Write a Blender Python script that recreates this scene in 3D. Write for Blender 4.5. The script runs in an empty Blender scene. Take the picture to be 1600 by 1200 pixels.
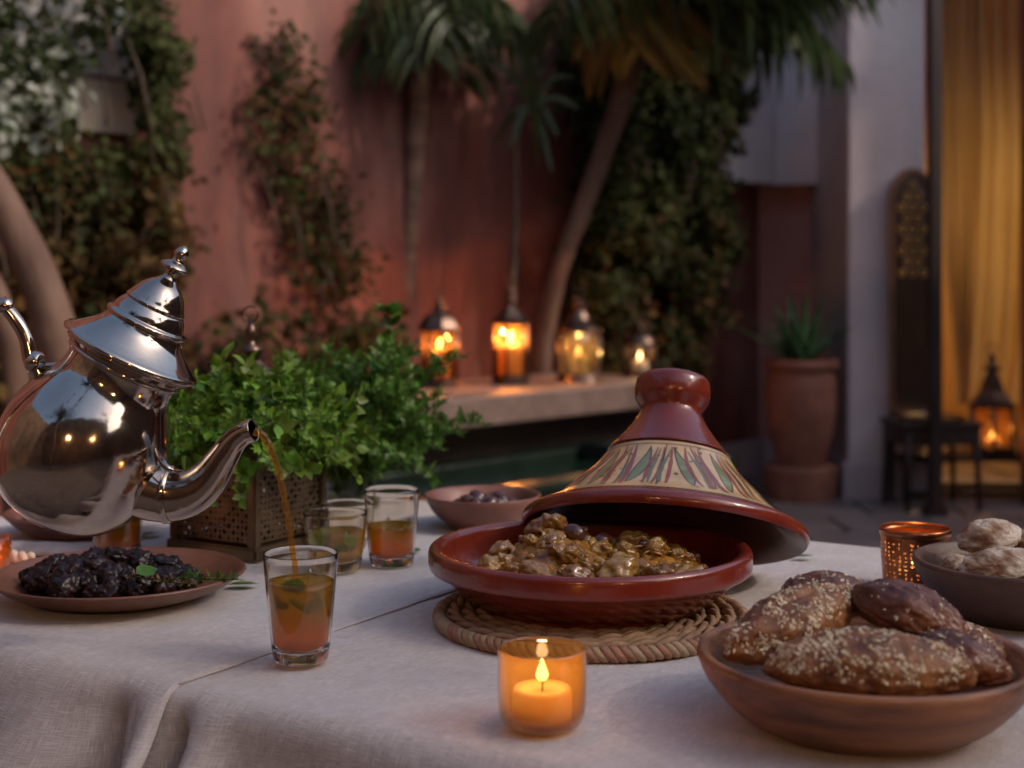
import bpy, bmesh, math, random
from mathutils import Vector, Matrix, noise, Quaternion
random.seed(7)
R = math.radians
PI = math.pi
scene = bpy.context.scene
col = scene.collection

# ------------------------------------------------------------------ camera
CAMZ = 1.05
cd = bpy.data.cameras.new('camera')
cd.lens = 50.0; cd.sensor_width = 36.0
cd.shift_y = -170 / 1600
cd.clip_start = 0.02; cd.clip_end = 300
cd.dof.use_dof = True; cd.dof.focus_distance = 1.17; cd.dof.aperture_fstop = 5.6
cam = bpy.data.objects.new('camera', cd); col.objects.link(cam)
cam.location = (0, 0, CAMZ); cam.rotation_euler = (R(90), 0, 0)
scene.camera = cam
F = 2222.22

# ------------------------------------------------------------------ light
SUN_EL, SUN_AZ = 37.0, 108.0          # azimuth clockwise from +Y
w = bpy.data.worlds.new('World'); scene.world = w; w.use_nodes = True
wn = w.node_tree; wn.nodes.clear()
sky = wn.nodes.new('ShaderNodeTexSky'); sky.sky_type = 'NISHITA'; sky.sun_disc = False
sky.sun_elevation = R(SUN_EL); sky.sun_rotation = R(SUN_AZ)
sky.air_density = 1.0; sky.dust_density = 2.4; sky.ozone_density = 1.1
bg = wn.nodes.new('ShaderNodeBackground'); bg.inputs['Strength'].default_value = 0.155
wo = wn.nodes.new('ShaderNodeOutputWorld')
wn.links.new(sky.outputs[0], bg.inputs[0]); wn.links.new(bg.outputs[0], wo.inputs[0])
sd = bpy.data.lights.new('sun', 'SUN'); sd.energy = 1.15; sd.angle = R(2.2); sd.color = (1.0, 0.82, 0.70)
sun = bpy.data.objects.new('sun', sd); col.objects.link(sun)
sdir = Vector((math.sin(R(SUN_AZ)) * math.cos(R(SUN_EL)), math.cos(R(SUN_AZ)) * math.cos(R(SUN_EL)), math.sin(R(SUN_EL))))
sun.rotation_euler = sdir.to_track_quat('Z', 'Y').to_euler()
sun.location = sdir * 20
scene.view_settings.view_transform = 'Standard'
scene.view_settings.look = 'None'
scene.view_settings.exposure = 0.42
scene.view_settings.gamma = 1.0
scene.view_settings.use_curve_mapping = False
scene.render.engine = 'CYCLES'
scene.cycles.use_denoising = True
scene.cycles.max_bounces = 12
scene.cycles.transparent_max_bounces = 24
scene.cycles.transmission_bounces = 10
scene.cycles.sample_clamp_indirect = 4.0
scene.cycles.blur_glossy = 0.3

# ------------------------------------------------------------------ places
def P(px, py, d):
    """a point of the photograph (1600x1200) at depth d"""
    return Vector(((px - 800) / F * d, d, CAMZ - (py - 430) / F * d))
def T(px, py, z=0.75):
    d = (CAMZ - z) * F / (py - 430)
    return Vector(((px - 800) / F * d, d, z))
TZ = 0.75
tN = Vector((0.515, 0.857, 0)).normalized(); tT = Vector((tN.y, -tN.x, 0))
def TT(t, n, z=TZ):
    v = tT * t + tN * n
    return Vector((v.x, v.y, z))
W0 = Vector((-0.862, 5.172, 0)); WU = Vector((0.6816, 0.7317, 0)).normalized(); WN = Vector((WU.y, -WU.x, 0))  # towards camera
WC = Vector((1.298, 7.49, 0))
def wall_pt(px, py, off=0.0):
    r = Vector(((px - 800) / F, 1, -(py - 430) / F))
    o = Vector((0, 0, CAMZ))
    w = W0 + WN * off
    k = (w - o).dot(WN) / r.dot(WN)
    return o + r * k

# ------------------------------------------------------------------ mesh helpers
class MB:
    def __init__(s): s.v = []; s.f = []; s.m = []
    def add(s, vs, fs, mi=0, M=None):
        b = len(s.v)
        s.v += [tuple(M @ Vector(v)) if M else tuple(v) for v in vs]
        for f in fs: s.f.append(tuple(b + i for i in f)); s.m.append(mi)
        return s
    def build(s, name, mats, parent=None, smooth=True, uvs=None, local=False):
        me = bpy.data.meshes.new(name)
        me.from_pydata(s.v, [], s.f)
        if not isinstance(mats, (list, tuple)): mats = [mats]
        for m in mats: me.materials.append(m)
        if len(mats) > 1: me.polygons.foreach_set('material_index', s.m)
        if smooth: me.polygons.foreach_set('use_smooth', [True] * len(s.f))
        me.update()
        o = bpy.data.objects.new(name, me); col.objects.link(o)
        if parent: o.parent = parent
        return o
def obj(name, vf, mat, parent=None, smooth=True, M=None):
    return MB().add(vf[0], vf[1], 0, M).build(name, mat, parent, smooth)
def lathe(prof, seg=48, wob=0.0, seed=0.0):
    vs, fs = [], []
    rings = []
    for (r, z) in prof:
        if r < 1e-6:
            rings.append([len(vs)]); vs.append((0, 0, z))
        else:
            rg = []
            for i in range(seg):
                a = 2 * PI * i / seg
                k = 1 + wob * noise.noise(Vector((math.cos(a) * 1.3 + seed, math.sin(a) * 1.3, z * 12)))
                rg.append(len(vs)); vs.append((r * k * math.cos(a), r * k * math.sin(a), z))
            rings.append(rg)
    for a, b in zip(rings[:-1], rings[1:]):
        if len(a) == 1 and len(b) == 1: continue
        for i in range(seg):
            j = (i + 1) % seg
            if len(a) == 1: fs.append((a[0], b[j], b[i]))
            elif len(b) == 1: fs.append((a[i], a[j], b[0]))
            else: fs.append((a[i], a[j], b[j], b[i]))
    return vs, fs
def smooth_prof(pts, k=6):
    out = []
    n = len(pts)
    for i in range(n - 1):
        p0 = Vector(pts[max(i - 1, 0)]); p1 = Vector(pts[i]); p2 = Vector(pts[i + 1]); p3 = Vector(pts[min(i + 2, n - 1)])
        for j in range(k):
            t = j / k
            out.append(0.5 * ((2 * p1) + (-p0 + p2) * t + (2 * p0 - 5 * p1 + 4 * p2 - p3) * t * t + (-p0 + 3 * p1 - 3 * p2 + p3) * t ** 3))
    out.append(Vector(pts[-1]))
    return out
def sp(pts, k=6): return [(max(p[0], 0.0), p[1]) for p in smooth_prof([(a, b) for a, b in pts], k)]
def tube(path, radii, seg=12, caps=True, flat=1.0):
    path = [Vector(p) for p in path]
    if not isinstance(radii, (list, tuple)): radii = [radii] * len(path)
    vs, fs = [], []
    t0 = (path[1] - path[0]).normalized()
    ref = Vector((0, 0, 1)) if abs(t0.z) < 0.9 else Vector((1, 0, 0))
    nrm = t0.cross(ref).normalized()
    for i, p in enumerate(path):
        t = (path[min(i + 1, len(path) - 1)] - path[max(i - 1, 0)]).normalized()
        nrm = (nrm - t * nrm.dot(t)).normalized()
        b = t.cross(nrm)
        for j in range(seg):
            a = 2 * PI * j / seg
            vs.append(tuple(p + (nrm * math.cos(a) + b * math.sin(a) * flat) * radii[i]))
    for i in range(len(path) - 1):
        for j in range(seg):
            k = (j + 1) % seg
            fs.append((i * seg + j, i * seg + k, (i + 1) * seg + k, (i + 1) * seg + j))
    if caps:
        fs.append(tuple(reversed(range(seg)))); fs.append(tuple((len(path) - 1) * seg + j for j in range(seg)))
    return vs, fs
def curve(pts, k=8): return smooth_prof([tuple(p) for p in pts], k)
def box(c, s, rz=0.0, bev=0.0):
    """centre c, full size s; small chamfer on the vertical and horizontal edges"""
    hx, hy, hz = s[0] / 2, s[1] / 2, s[2] / 2
    M = Matrix.Translation(Vector(c)) @ Matrix.Rotation(rz, 4, 'Z')
    if bev <= 0:
        vs = [(x * hx, y * hy, z * hz) for x in (-1, 1) for y in (-1, 1) for z in (-1, 1)]
        fs = [(0, 1, 3, 2), (4, 6, 7, 5), (0, 4, 5, 1), (2, 3, 7, 6), (0, 2, 6, 4), (1, 5, 7, 3)]
        return [tuple(M @ Vector(v)) for v in vs], fs
    bm = bmesh.new(); bmesh.ops.create_cube(bm, size=1.0)
    bmesh.ops.scale(bm, vec=Vector(s), verts=bm.verts)
    bmesh.ops.bevel(bm, geom=list(bm.edges), offset=bev, segments=2, affect='EDGES')
    bmesh.ops.transform(bm, matrix=M, verts=bm.verts)
    bm.verts.index_update()
    r = [tuple(v.co) for v in bm.verts], [tuple(v.index for v in f.verts) for f in bm.faces]
    bm.free(); return r
def poly_prism(pts, z0, z1):
    n = len(pts)
    vs = [(p[0], p[1], z0) for p in pts] + [(p[0], p[1], z1) for p in pts]
    fs = [tuple(reversed(range(n))), tuple(range(n, 2 * n))] + [(i, (i + 1) % n, n + (i + 1) % n, n + i) for i in range(n)]
    return vs, fs
_ico = {}
def ico(sub):
    if sub not in _ico:
        bm = bmesh.new(); bmesh.ops.create_icosphere(bm, subdivisions=sub, radius=1.0); bm.verts.index_update()
        _ico[sub] = ([v.co.copy() for v in bm.verts], [tuple(v.index for v in f.verts) for f in bm.faces]); bm.free()
    return _ico[sub]
def blob(rx, ry, rz, sub=3, amp=0.1, sc=1.5, seed=0.0, oct=3):
    vs, fs = ico(sub); out = []
    for v in vs:
        k = 1 + amp * noise.fractal(v * sc + Vector((seed, seed * .7, -seed)), 0.8, 2.0, oct)
        out.append((v.x * rx * k, v.y * ry * k, v.z * rz * k))
    return out, fs

# ------------------------------------------------------------------ object helpers
def tag(o, label=None, cat=None, group=None, kind=None):
    if label: o['label'] = label
    if cat: o['category'] = cat
    if group: o['group'] = group
    if kind: o['kind'] = kind
    return o
def thing(name, label, cat, loc=(0, 0, 0), rot=(0, 0, 0), group=None, M=None):
    o = bpy.data.objects.new(name, None); col.objects.link(o); o.empty_display_size = 0.02
    if M is not None: o.matrix_world = M
    else: o.location = loc; o.rotation_euler = rot
    return tag(o, label, cat, group)
def dup(root, loc=None, rot=None, scale=None, label=None, parent=None):
    c = root.copy(); col.objects.link(c)
    if loc is not None: c.location = loc
    if rot is not None: c.rotation_euler = rot
    if scale is not None: c.scale = (scale,) * 3 if isinstance(scale, (int, float)) else scale
    if label: c['label'] = label
    if parent: c.parent = parent
    for ch in root.children:
        d = ch.copy(); col.objects.link(d); d.parent = c
        for g in ch.children:
            e = g.copy(); col.objects.link(e); e.parent = d
    return c

# ------------------------------------------------------------------ materials
def newmat(name):
    m = bpy.data.materials.new(name); m.use_nodes = True
    return m, m.node_tree, m.node_tree.nodes['Principled BSDF']
def pm(name, c1, c2=None, scale=8.0, rough=0.6, metal=0.0, bump=0.0, bscale=60.0, spec=0.5, coat=0.0, sss=0.0,
       island=0.0, rvar=0.0, detail=5.0, stretch=(1, 1, 1), sheen=0.0, c3=None, trans=0.0, lo=0.35, hi=0.65, gen=False, coatr=0.08):
    m, nt, b = newmat(name); N = nt.nodes; L = nt.links
    tc = N.new('ShaderNodeTexCoord'); mp = N.new('ShaderNodeMapping'); mp.inputs['Scale'].default_value = stretch
    L.new(tc.outputs['Generated' if gen else 'Object'], mp.inputs['Vector'])
    c = None
    b.inputs['Base Color'].default_value = (*c1, 1)
    if c2:
        n = N.new('ShaderNodeTexNoise'); n.inputs['Scale'].default_value = scale; n.inputs['Detail'].default_value = detail
        n.inputs['Roughness'].default_value = 0.6
        L.new(mp.outputs[0], n.inputs['Vector'])
        r = N.new('ShaderNodeValToRGB'); r.color_ramp.elements[0].position = lo; r.color_ramp.elements[1].position = hi
        r.color_ramp.elements[0].color = (*c1, 1); r.color_ramp.elements[1].color = (*c2, 1)
        if c3:
            e = r.color_ramp.elements.new((lo + hi) / 2); e.color = (*c3, 1)
        L.new(n.outputs['Fac'], r.inputs['Fac']); c = r.outputs['Color']
        if rvar:
            mr = N.new('ShaderNodeMapRange'); mr.inputs['To Min'].default_value = rough - rvar; mr.inputs['To Max'].default_value = rough + rvar
            mr.inputs['From Min'].default_value = 0.3; mr.inputs['From Max'].default_value = 0.7
            L.new(n.outputs['Fac'], mr.inputs['Value']); L.new(mr.outputs[0], b.inputs['Roughness'])
    if island:
        g = N.new('ShaderNodeNewGeometry'); h = N.new('ShaderNodeHueSaturation')
        mr = N.new('ShaderNodeMapRange'); mr.inputs['To Min'].default_value = 1 - island; mr.inputs['To Max'].default_value = 1 + island
        mh = N.new('ShaderNodeMapRange'); mh.inputs['To Min'].default_value = 0.5 - island * .05; mh.inputs['To Max'].default_value = 0.5 + island * .05
        L.new(g.outputs['Random Per Island'], mr.inputs['Value']); L.new(g.outputs['Random Per Island'], mh.inputs['Value'])
        L.new(mr.outputs[0], h.inputs['Value']); L.new(mh.outputs[0], h.inputs['Hue'])
        if c: L.new(c, h.inputs['Color'])
        else: h.inputs['Color'].default_value = (*c1, 1)
        c = h.outputs['Color']
    if c: L.new(c, b.inputs['Base Color'])
    if bump:
        n2 = N.new('ShaderNodeTexNoise'); n2.inputs['Scale'].default_value = bscale; n2.inputs['Detail'].default_value = 4
        L.new(mp.outputs[0], n2.inputs['Vector'])
        bp = N.new('ShaderNodeBump'); bp.inputs['Strength'].default_value = min(bump, 1.0); bp.inputs['Distance'].default_value = 0.3 / bscale
        L.new(n2.outputs['Fac'], bp.inputs['Height']); L.new(bp.outputs[0], b.inputs['Normal'])
    if not rvar: b.inputs['Roughness'].default_value = rough
    b.inputs['Metallic'].default_value = metal
    b.inputs['Specular IOR Level'].default_value = spec
    b.inputs['Coat Weight'].default_value = coat; b.inputs['Coat Roughness'].default_value = coatr
    b.inputs['Sheen Weight'].default_value = sheen
    b.inputs['Transmission Weight'].default_value = trans
    if sss:
        b.inputs['Subsurface Weight'].default_value = sss; b.inputs['Subsurface Radius'].default_value = (0.01, 0.005, 0.002); b.inputs['Subsurface Scale'].default_value = 1.0
    return m
def leafmat(name, c1, c2, island=0.35, rough=0.45, transl=0.25, scale=30, spec=.35):
    m = pm(name, c1, c2, scale=scale, rough=rough, island=island, spec=spec)
    nt = m.node_tree; N = nt.nodes; L = nt.links; b = N['Principled BSDF']
    t = N.new('ShaderNodeBsdfTranslucent'); mx = N.new('ShaderNodeMixShader'); mx.inputs[0].default_value = transl
    src = b.inputs['Base Color'].links[0].from_socket; L.new(src, t.inputs['Color'])
    out = [n for n in N if n.type == 'OUTPUT_MATERIAL'][0]
    L.new(b.outputs[0], mx.inputs[1]); L.new(t.outputs[0], mx.inputs[2]); L.new(mx.outputs[0], out.inputs[0])
    return m
def thin_glass(name, tint=(0.95, 0.97, 0.96), refl=1.0, transl=0.0, tcol=(1, .6, .25), rough=0.02, ior=1.5, diff=0.0):
    m, nt, b = newmat(name); N = nt.nodes; L = nt.links; N.remove(b)
    out = [n for n in N if n.type == 'OUTPUT_MATERIAL'][0]
    tr = N.new('ShaderNodeBsdfTransparent'); tr.inputs[0].default_value = (*tint, 1)
    gl = N.new('ShaderNodeBsdfGlossy'); gl.inputs['Roughness'].default_value = rough
    fr = N.new('ShaderNodeLayerWeight'); fr.inputs['Blend'].default_value = 0.5
    pw = N.new('ShaderNodeMath'); pw.operation = 'POWER'; pw.inputs[1].default_value = 3.0
    L.new(fr.outputs['Facing'], pw.inputs[0])
    mul = N.new('ShaderNodeMath'); mul.operation = 'MULTIPLY_ADD'; mul.inputs[1].default_value = 0.75 * refl; mul.inputs[2].default_value = 0.045 * refl; mul.use_clamp = True
    L.new(pw.outputs[0], mul.inputs[0])
    base = tr.outputs[0]
    if transl > 0:
        tl = N.new('ShaderNodeBsdfTranslucent'); tl.inputs[0].default_value = (*tcol, 1)
        m1 = N.new('ShaderNodeMixShader'); m1.inputs[0].default_value = transl
        L.new(base, m1.inputs[1]); L.new(tl.outputs[0], m1.inputs[2]); base = m1.outputs[0]
    if diff > 0:
        df = N.new('ShaderNodeBsdfDiffuse'); df.inputs[0].default_value = (*tcol, 1)
        m2 = N.new('ShaderNodeMixShader'); m2.inputs[0].default_value = diff
        L.new(base, m2.inputs[1]); L.new(df.outputs[0], m2.inputs[2]); base = m2.outputs[0]
    mx = N.new('ShaderNodeMixShader')
    L.new(mul.outputs[0], mx.inputs[0]); L.new(base, mx.inputs[1]); L.new(gl.outputs[0], mx.inputs[2])
    L.new(mx.outputs[0], out.inputs[0])
    return m
def emis(name, c, s):
    m, nt, b = newmat(name)
    b.inputs['Base Color'].default_value = (*c, 1); b.inputs['Emission Color'].default_value = (*c, 1); b.inputs['Emission Strength'].default_value = s
    return m

# ================================================================== MATERIALS
M_plaster = pm('pink_plaster', (.14, .043, .028), (.33, .145, .108), scale=1.5, rough=0.75, c3=(.225, .066, .046), stretch=(1, 1, .45), bump=.35, bscale=14, detail=8, rvar=.08)
def plaster_detail(m, dark, amt=.75):
    nt = m.node_tree; N = nt.nodes; L = nt.links; b = N['Principled BSDF']
    src = b.inputs['Base Color'].links[0].from_socket
    tc = N.new('ShaderNodeTexCoord'); mp = N.new('ShaderNodeMapping'); mp.inputs['Scale'].default_value = (2.6, 2.6, .55); L.new(tc.outputs['Object'], mp.inputs[0])
    n = N.new('ShaderNodeTexNoise'); n.inputs['Scale'].default_value = 1.3; n.inputs['Detail'].default_value = 9; n.inputs['Distortion'].default_value = 1.2; L.new(mp.outputs[0], n.inputs['Vector'])
    r = N.new('ShaderNodeValToRGB'); r.color_ramp.elements[0].position = .40; r.color_ramp.elements[1].position = .60
    r.color_ramp.elements[0].color = (*dark, 1); r.color_ramp.elements[1].color = (1, 1, 1, 1); L.new(n.outputs['Fac'], r.inputs[0])
    mx = N.new('ShaderNodeMix'); mx.data_type = 'RGBA'; mx.blend_type = 'MULTIPLY'; mx.inputs[0].default_value = amt
    L.new(src, mx.inputs[6]); L.new(r.outputs[0], mx.inputs[7]); L.new(mx.outputs[2], b.inputs['Base Color'])
plaster_detail(M_plaster, (.52, .58, .62))
M_pale = pm('pale_plaster', (.50, .42, .41), (.62, .53, .52), scale=1.6, rough=.8, bump=.25, bscale=18)
M_bulk = pm('white_plaster', (.62, .54, .54), (.74, .66, .66), scale=1.6, rough=.8, bump=.2, bscale=18)
M_umber = pm('umber_plaster', (.10, .062, .040), (.20, .125, .08), scale=1.5, rough=.8, bump=.3, bscale=14)
M_dusky = pm('dusky_plaster', (.44, .19, .165), (.60, .29, .26), scale=1.3, rough=.78, bump=.3, bscale=14)
M_skirt = pm('skirting_paint', (.42, .33, .34), (.52, .42, .42), scale=5, rough=.6, bump=.2, bscale=20)
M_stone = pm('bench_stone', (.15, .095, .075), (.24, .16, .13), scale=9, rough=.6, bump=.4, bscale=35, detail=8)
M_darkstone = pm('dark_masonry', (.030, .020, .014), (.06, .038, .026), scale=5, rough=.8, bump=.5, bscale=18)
M_greentile = pm('green_glazed_tile', (.008, .014, .009), (.014, .026, .017), scale=6, rough=.25, bump=.2, bscale=12, coat=.3)
M_floor = pm('mortar_floor', (.09, .075, .07), (.14, .115, .105), scale=7, rough=.8, bump=.3, bscale=40)
M_paver = pm('stone_paver', (.16, .125, .115), (.26, .20, .185), scale=3.5, rough=.45, bump=.3, bscale=22, island=.18, rvar=.12)
M_water = pm('basin_water', (.010, .022, .016), rough=.04, bump=.25, bscale=9, spec=.6)
M_ivy = leafmat('ivy_leaf', (.018, .028, .007), (.060, .062, .014), island=.5, scale=1.6, rough=.6, spec=.15, transl=.22)
M_ivyl = leafmat('ivy_leaf_brown', (.036, .028, .009), (.14, .060, .020), island=.5, scale=2.2, rough=.65, spec=.12)
M_ivyw = leafmat('pale_blossom_leaf', (.24, .27, .20), (.44, .44, .36), island=.3, scale=3)
M_twig = pm('twig_bark', (.07, .045, .028), (.15, .10, .065), scale=30, rough=.85)
M_bark = pm('palm_bark', (.16, .085, .055), (.30, .18, .12), scale=5, rough=.85, bump=.8, bscale=30, stretch=(1, 1, 4))
M_bark2 = pm('pale_bark', (.105, .055, .036), (.20, .115, .075), scale=6, rough=.8, bump=.7, bscale=25, stretch=(1, 1, .4))
M_palm = leafmat('palm_leaf', (.035, .06, .018), (.085, .10, .03), island=.4, scale=6, rough=.4, transl=.2)
M_palmdry = leafmat('dry_palm_leaf', (.30, .20, .05), (.42, .28, .08), island=.3, scale=6, transl=.3)
M_agave = leafmat('agave_leaf', (.03, .085, .035), (.06, .14, .055), island=.3, scale=14, rough=.4, transl=.08)
M_terra = pm('terracotta_pot', (.20, .070, .040), (.32, .125, .075), scale=7, rough=.7, bump=.4, bscale=28, detail=8)
M_dkwood = pm('dark_wood', (.022, .012, .008), (.055, .028, .016), scale=10, rough=.5, stretch=(1, 1, .15), bump=.2, bscale=40)
M_brass = pm('aged_brass', (.30, .17, .07), (.46, .28, .11), scale=12, rough=.35, metal=1.0, bump=.2, bscale=60)
M_dkmetal = pm('dark_lantern_metal', (.10, .065, .05), (.20, .13, .10), scale=20, rough=.38, metal=1.0, bump=.2, bscale=80)
M_amber = thin_glass('amber_pane', tint=(1.0, .60, .28), refl=1.4, transl=.05, tcol=(1, .46, .13))
M_cleargl = thin_glass('clear_lantern_glass', tint=(.93, .93, .90), refl=1.3)
M_mercury = thin_glass('smoky_mirrored_glass', tint=(.34, .33, .20), refl=4.0, transl=.06, tcol=(.9, .7, .4), rough=.12)
M_wax = pm('ivory_wax', (.80, .66, .50), rough=.45, sss=.6)
M_wick = pm('wick', (.01, .008, .006), rough=.9)
M_flame = emis('candle_flame', (1.0, .68, .32), 7.0)
M_room = pm('ochre_room_wall', (.50, .27, .10), (.62, .36, .15), scale=1.5, rough=.8)
M_curtain = leafmat('ochre_curtain', (.72, .56, .28), (.80, .64, .36), island=0.02, scale=3, rough=.85, transl=.45)
M_mirror = pm('old_mirror', (.32, .24, .18), (.45, .36, .28), scale=3, metal=1.0, rough=.18)
M_lamp = emis('lamp_bulb', (1.0, .50, .16), 6.0)

# ================================================================== SETTING
def struct(o, kind='structure'): o['kind'] = kind; return o
gr = struct(obj('floor', ([(-60, -60, 0), (60, -60, 0), (60, 60, 0), (-60, 60, 0)], [(0, 1, 2, 3)]), M_floor, smooth=False))
# stone pavers laid in the part of the court the camera sees
rp = random.Random(3)
pv = None
for i in range(11):
    for j in range(12):
        x = .15 + i * .40 + (j % 2) * .2; y = 4.7 + j * .40
        if (Vector((x, y, 0)) - WC).dot(WN) < .0: continue
        bx = box((0, 0, 0), (.386, .386, .03), 0, .004)
        if pv is None:
            pv = obj('paver', bx, M_paver, gr, smooth=False); o = pv
        else:
            o = pv.copy(); col.objects.link(o)
        o.location = (x, y, .004 + rp.uniform(0, .004)); o.rotation_euler = (rp.uniform(-.004, .004), rp.uniform(-.004, .004), rp.uniform(-.01, .01))

def wall(name, a, b, z0, z1, th, mat, label, cat='wall', side=1):
    a, b = Vector(a).to_2d(), Vector(b).to_2d()
    d = (b - a).normalized(); n = Vector((-d.y, d.x)) * th * side
    o = obj(name, poly_prism([a, b, b + n, a + n], z0, z1), mat, smooth=False)
    tag(o, label, cat); o['kind'] = 'structure'
    return o
WL = WC - WU * 8.4
plaster_wall = wall('pink_wall', WL, WC, -.05, 4.2, .3, M_plaster, 'long pink plaster courtyard wall behind the lantern bench', side=1)
PX0 = 1.553; PY = 6.57
wall('recess_wall', WC + Vector((0, 0.002, 0)), Vector((1.85, 7.27, 0)), -.05, 4.2, .3, M_dusky, 'dusky pink recess wall behind the big terracotta pot', side=1)
# pale pillar beside the doorway
pil = thing('pillar', 'tall pale plaster pillar between the potted agave and the doorway', 'pillar', (1.73, PY, 0))
pil['kind'] = 'structure'
obj('shaft', box((0, .45, 2.1), (.354, .9, 4.2), 0, .008), M_pale, pil, smooth=False)
obj('skirting', box((-.005, .44, .093), (.40, .93, .186), 0, .006), M_skirt, pil, smooth=False)
sk = obj('skirting_board', poly_prism([(WC + WN * .003).to_2d(), (WC + WN * .03 ).to_2d(), (WC - WU * 2.2 + WN * .03).to_2d(), (WC - WU * 2.2 + WN * .003).to_2d()][::-1], .0, .19), M_skirt, smooth=False)
tag(sk, 'low grey pink skirting running along the foot of the pink wall', 'skirting'); sk['kind'] = 'structure'
d2 = (Vector((2.3, 7.09, 0)) - WC).normalized(); n2 = Vector((d2.y, -d2.x, 0))
sk2 = obj('skirting_board', poly_prism([(WC + d2 * .03 + n2 * .003).to_2d(), (WC + d2 * .5 + n2 * .003).to_2d(), (WC + d2 * .5 + n2 * .03).to_2d(), (WC + d2 * .03 + n2 * .03).to_2d()], .0, .19), M_skirt, smooth=False)
tag(sk2, 'short grey skirting at the foot of the recess wall behind the pot', 'skirting'); sk2['kind'] = 'structure'
# white bulkhead folded into the corner
bh = thing('bulkhead', 'white plaster box hung high in the corner above the potted agave', 'bulkhead', (0, 0, 0)); bh['kind'] = 'structure'
zb = 1.52
c0 = WC + WN * .002 + n2 * .002
inner = WC - (WU * .14) + d2 * .02
Lp = WC - WU * .95
obj('left_face', poly_prism([(Lp + WN * .003).to_2d(), (Lp + WN * .16).to_2d(), (WC - WU * .10 + WN * .16).to_2d(), (WC - WU * .02 + WN * .003).to_2d()], zb, 4.15), M_bulk, bh, smooth=False)
obj('right_face', poly_prism([(WC + d2 * .02 + n2 * .003).to_2d(), (WC - WU * .096 + WN * .163).to_2d(), (WC + d2 * .46 + n2 * .14).to_2d(), (WC + d2 * .46 + n2 * .003).to_2d()], zb - .004, 4.154), M_bulk, bh, smooth=False)
# the right side: door pier, lintel, lit room
wall('door_pier', (2.312, 6.35, 0), (4.2, 6.35, 0), 0, 4.2, .12, M_plaster, 'dusky wall right of the curtained doorway')
lt = obj('lintel', box((2.09, 6.8, 3.4), (.36, .3, 1.6)), M_pale, smooth=False); tag(lt, 'pale plaster lintel over the curtained doorway', 'lintel'); lt['kind'] = 'structure'
room = thing('lit_room', 'ochre room glowing with lamplight behind the curtained doorway', 'room', (0, 0, 0)); room['kind'] = 'structure'
obj('back_wall', box((2.7, 9.3, 1.5), (2.2, .2, 3.0)), M_room, room, smooth=False)
obj('side_wall', box((1.84, 8.4, 1.5), (.12, 1.6, 3.0)), M_room, room, smooth=False)
obj('side_wall', box((3.9, 8.0, 1.5), (.12, 2.6, 3.0)), M_room, room, smooth=False)
obj('room_ceiling', box((2.7, 8.0, 3.1), (2.5, 2.7, .15)), M_room, room, smooth=False)
# walls round the rest of the court
wall('court_wall', WL + Vector((0, 0, 0)), (-3.4, -3.2, 0), -.05, 4.2, .3, M_umber, 'brown side wall of the court left of the table', side=-1)
wall('court_wall', (-3.4, -3.2, 0), (4.6, -3.2, 0), -.05, 4.6, .3, M_umber, 'brown wall of the court behind the viewer', side=-1)
wall('court_wall', (4.3, -3.2, 0), (4.3, 6.35, 0), -.05, 3.0, .3, M_umber, 'lower brown wall closing the right side of the court', side=-1)

# ------------------------------------------------------------------ lantern bench and basin
SF = Vector((-0.205, 4.56, 0)); SU = Vector((.68, .73, 0)).normalized(); SN = Vector((SU.y, -SU.x, 0))
def S(s, o, z): v = SF + SU * s - SN * o; return Vector((v.x, v.y, z))
def sprism(s0, s1, o0, o1, z0, z1):
    return poly_prism([S(s0, o0, 0).to_2d(), S(s1, o0, 0).to_2d(), S(s1, o1, 0).to_2d(), S(s0, o1, 0).to_2d()], z0, z1)
def bevel_obj(o, wd=.006, seg=2):
    m = o.modifiers.new('bevel', 'BEVEL'); m.width = wd; m.segments = seg; m.limit_method = 'ANGLE'; return o
bench = thing('stone_bench', 'long pale stone ledge carrying four lanterns along the pink wall', 'bench', (0, 0, 0))
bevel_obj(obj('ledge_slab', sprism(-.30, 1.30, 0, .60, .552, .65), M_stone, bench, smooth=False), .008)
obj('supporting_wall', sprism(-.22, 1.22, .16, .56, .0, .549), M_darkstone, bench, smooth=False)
basin = thing('water_basin', 'low dark green tiled water basin in front of the stone bench', 'basin', (0, 0, 0))
for (a, b, c, d) in ((-.75, .75, -.60, -.50), (-.75, .75, .0, .10), (-.75, -.65, -.496, -.004), (.65, .75, -.496, -.004)):
    bevel_obj(obj('rim', sprism(a, b, c, d, .0, .46 if c != .0 else .44), M_greentile, basin, smooth=False), .01)
wt = obj('water', sprism(-.646, .646, -.496, -.004, .02, .40), M_water, smooth=False); wt['kind'] = 'structure'; wt['label'] = 'still dark green water in the tiled basin'; wt['category'] = 'water'

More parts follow.
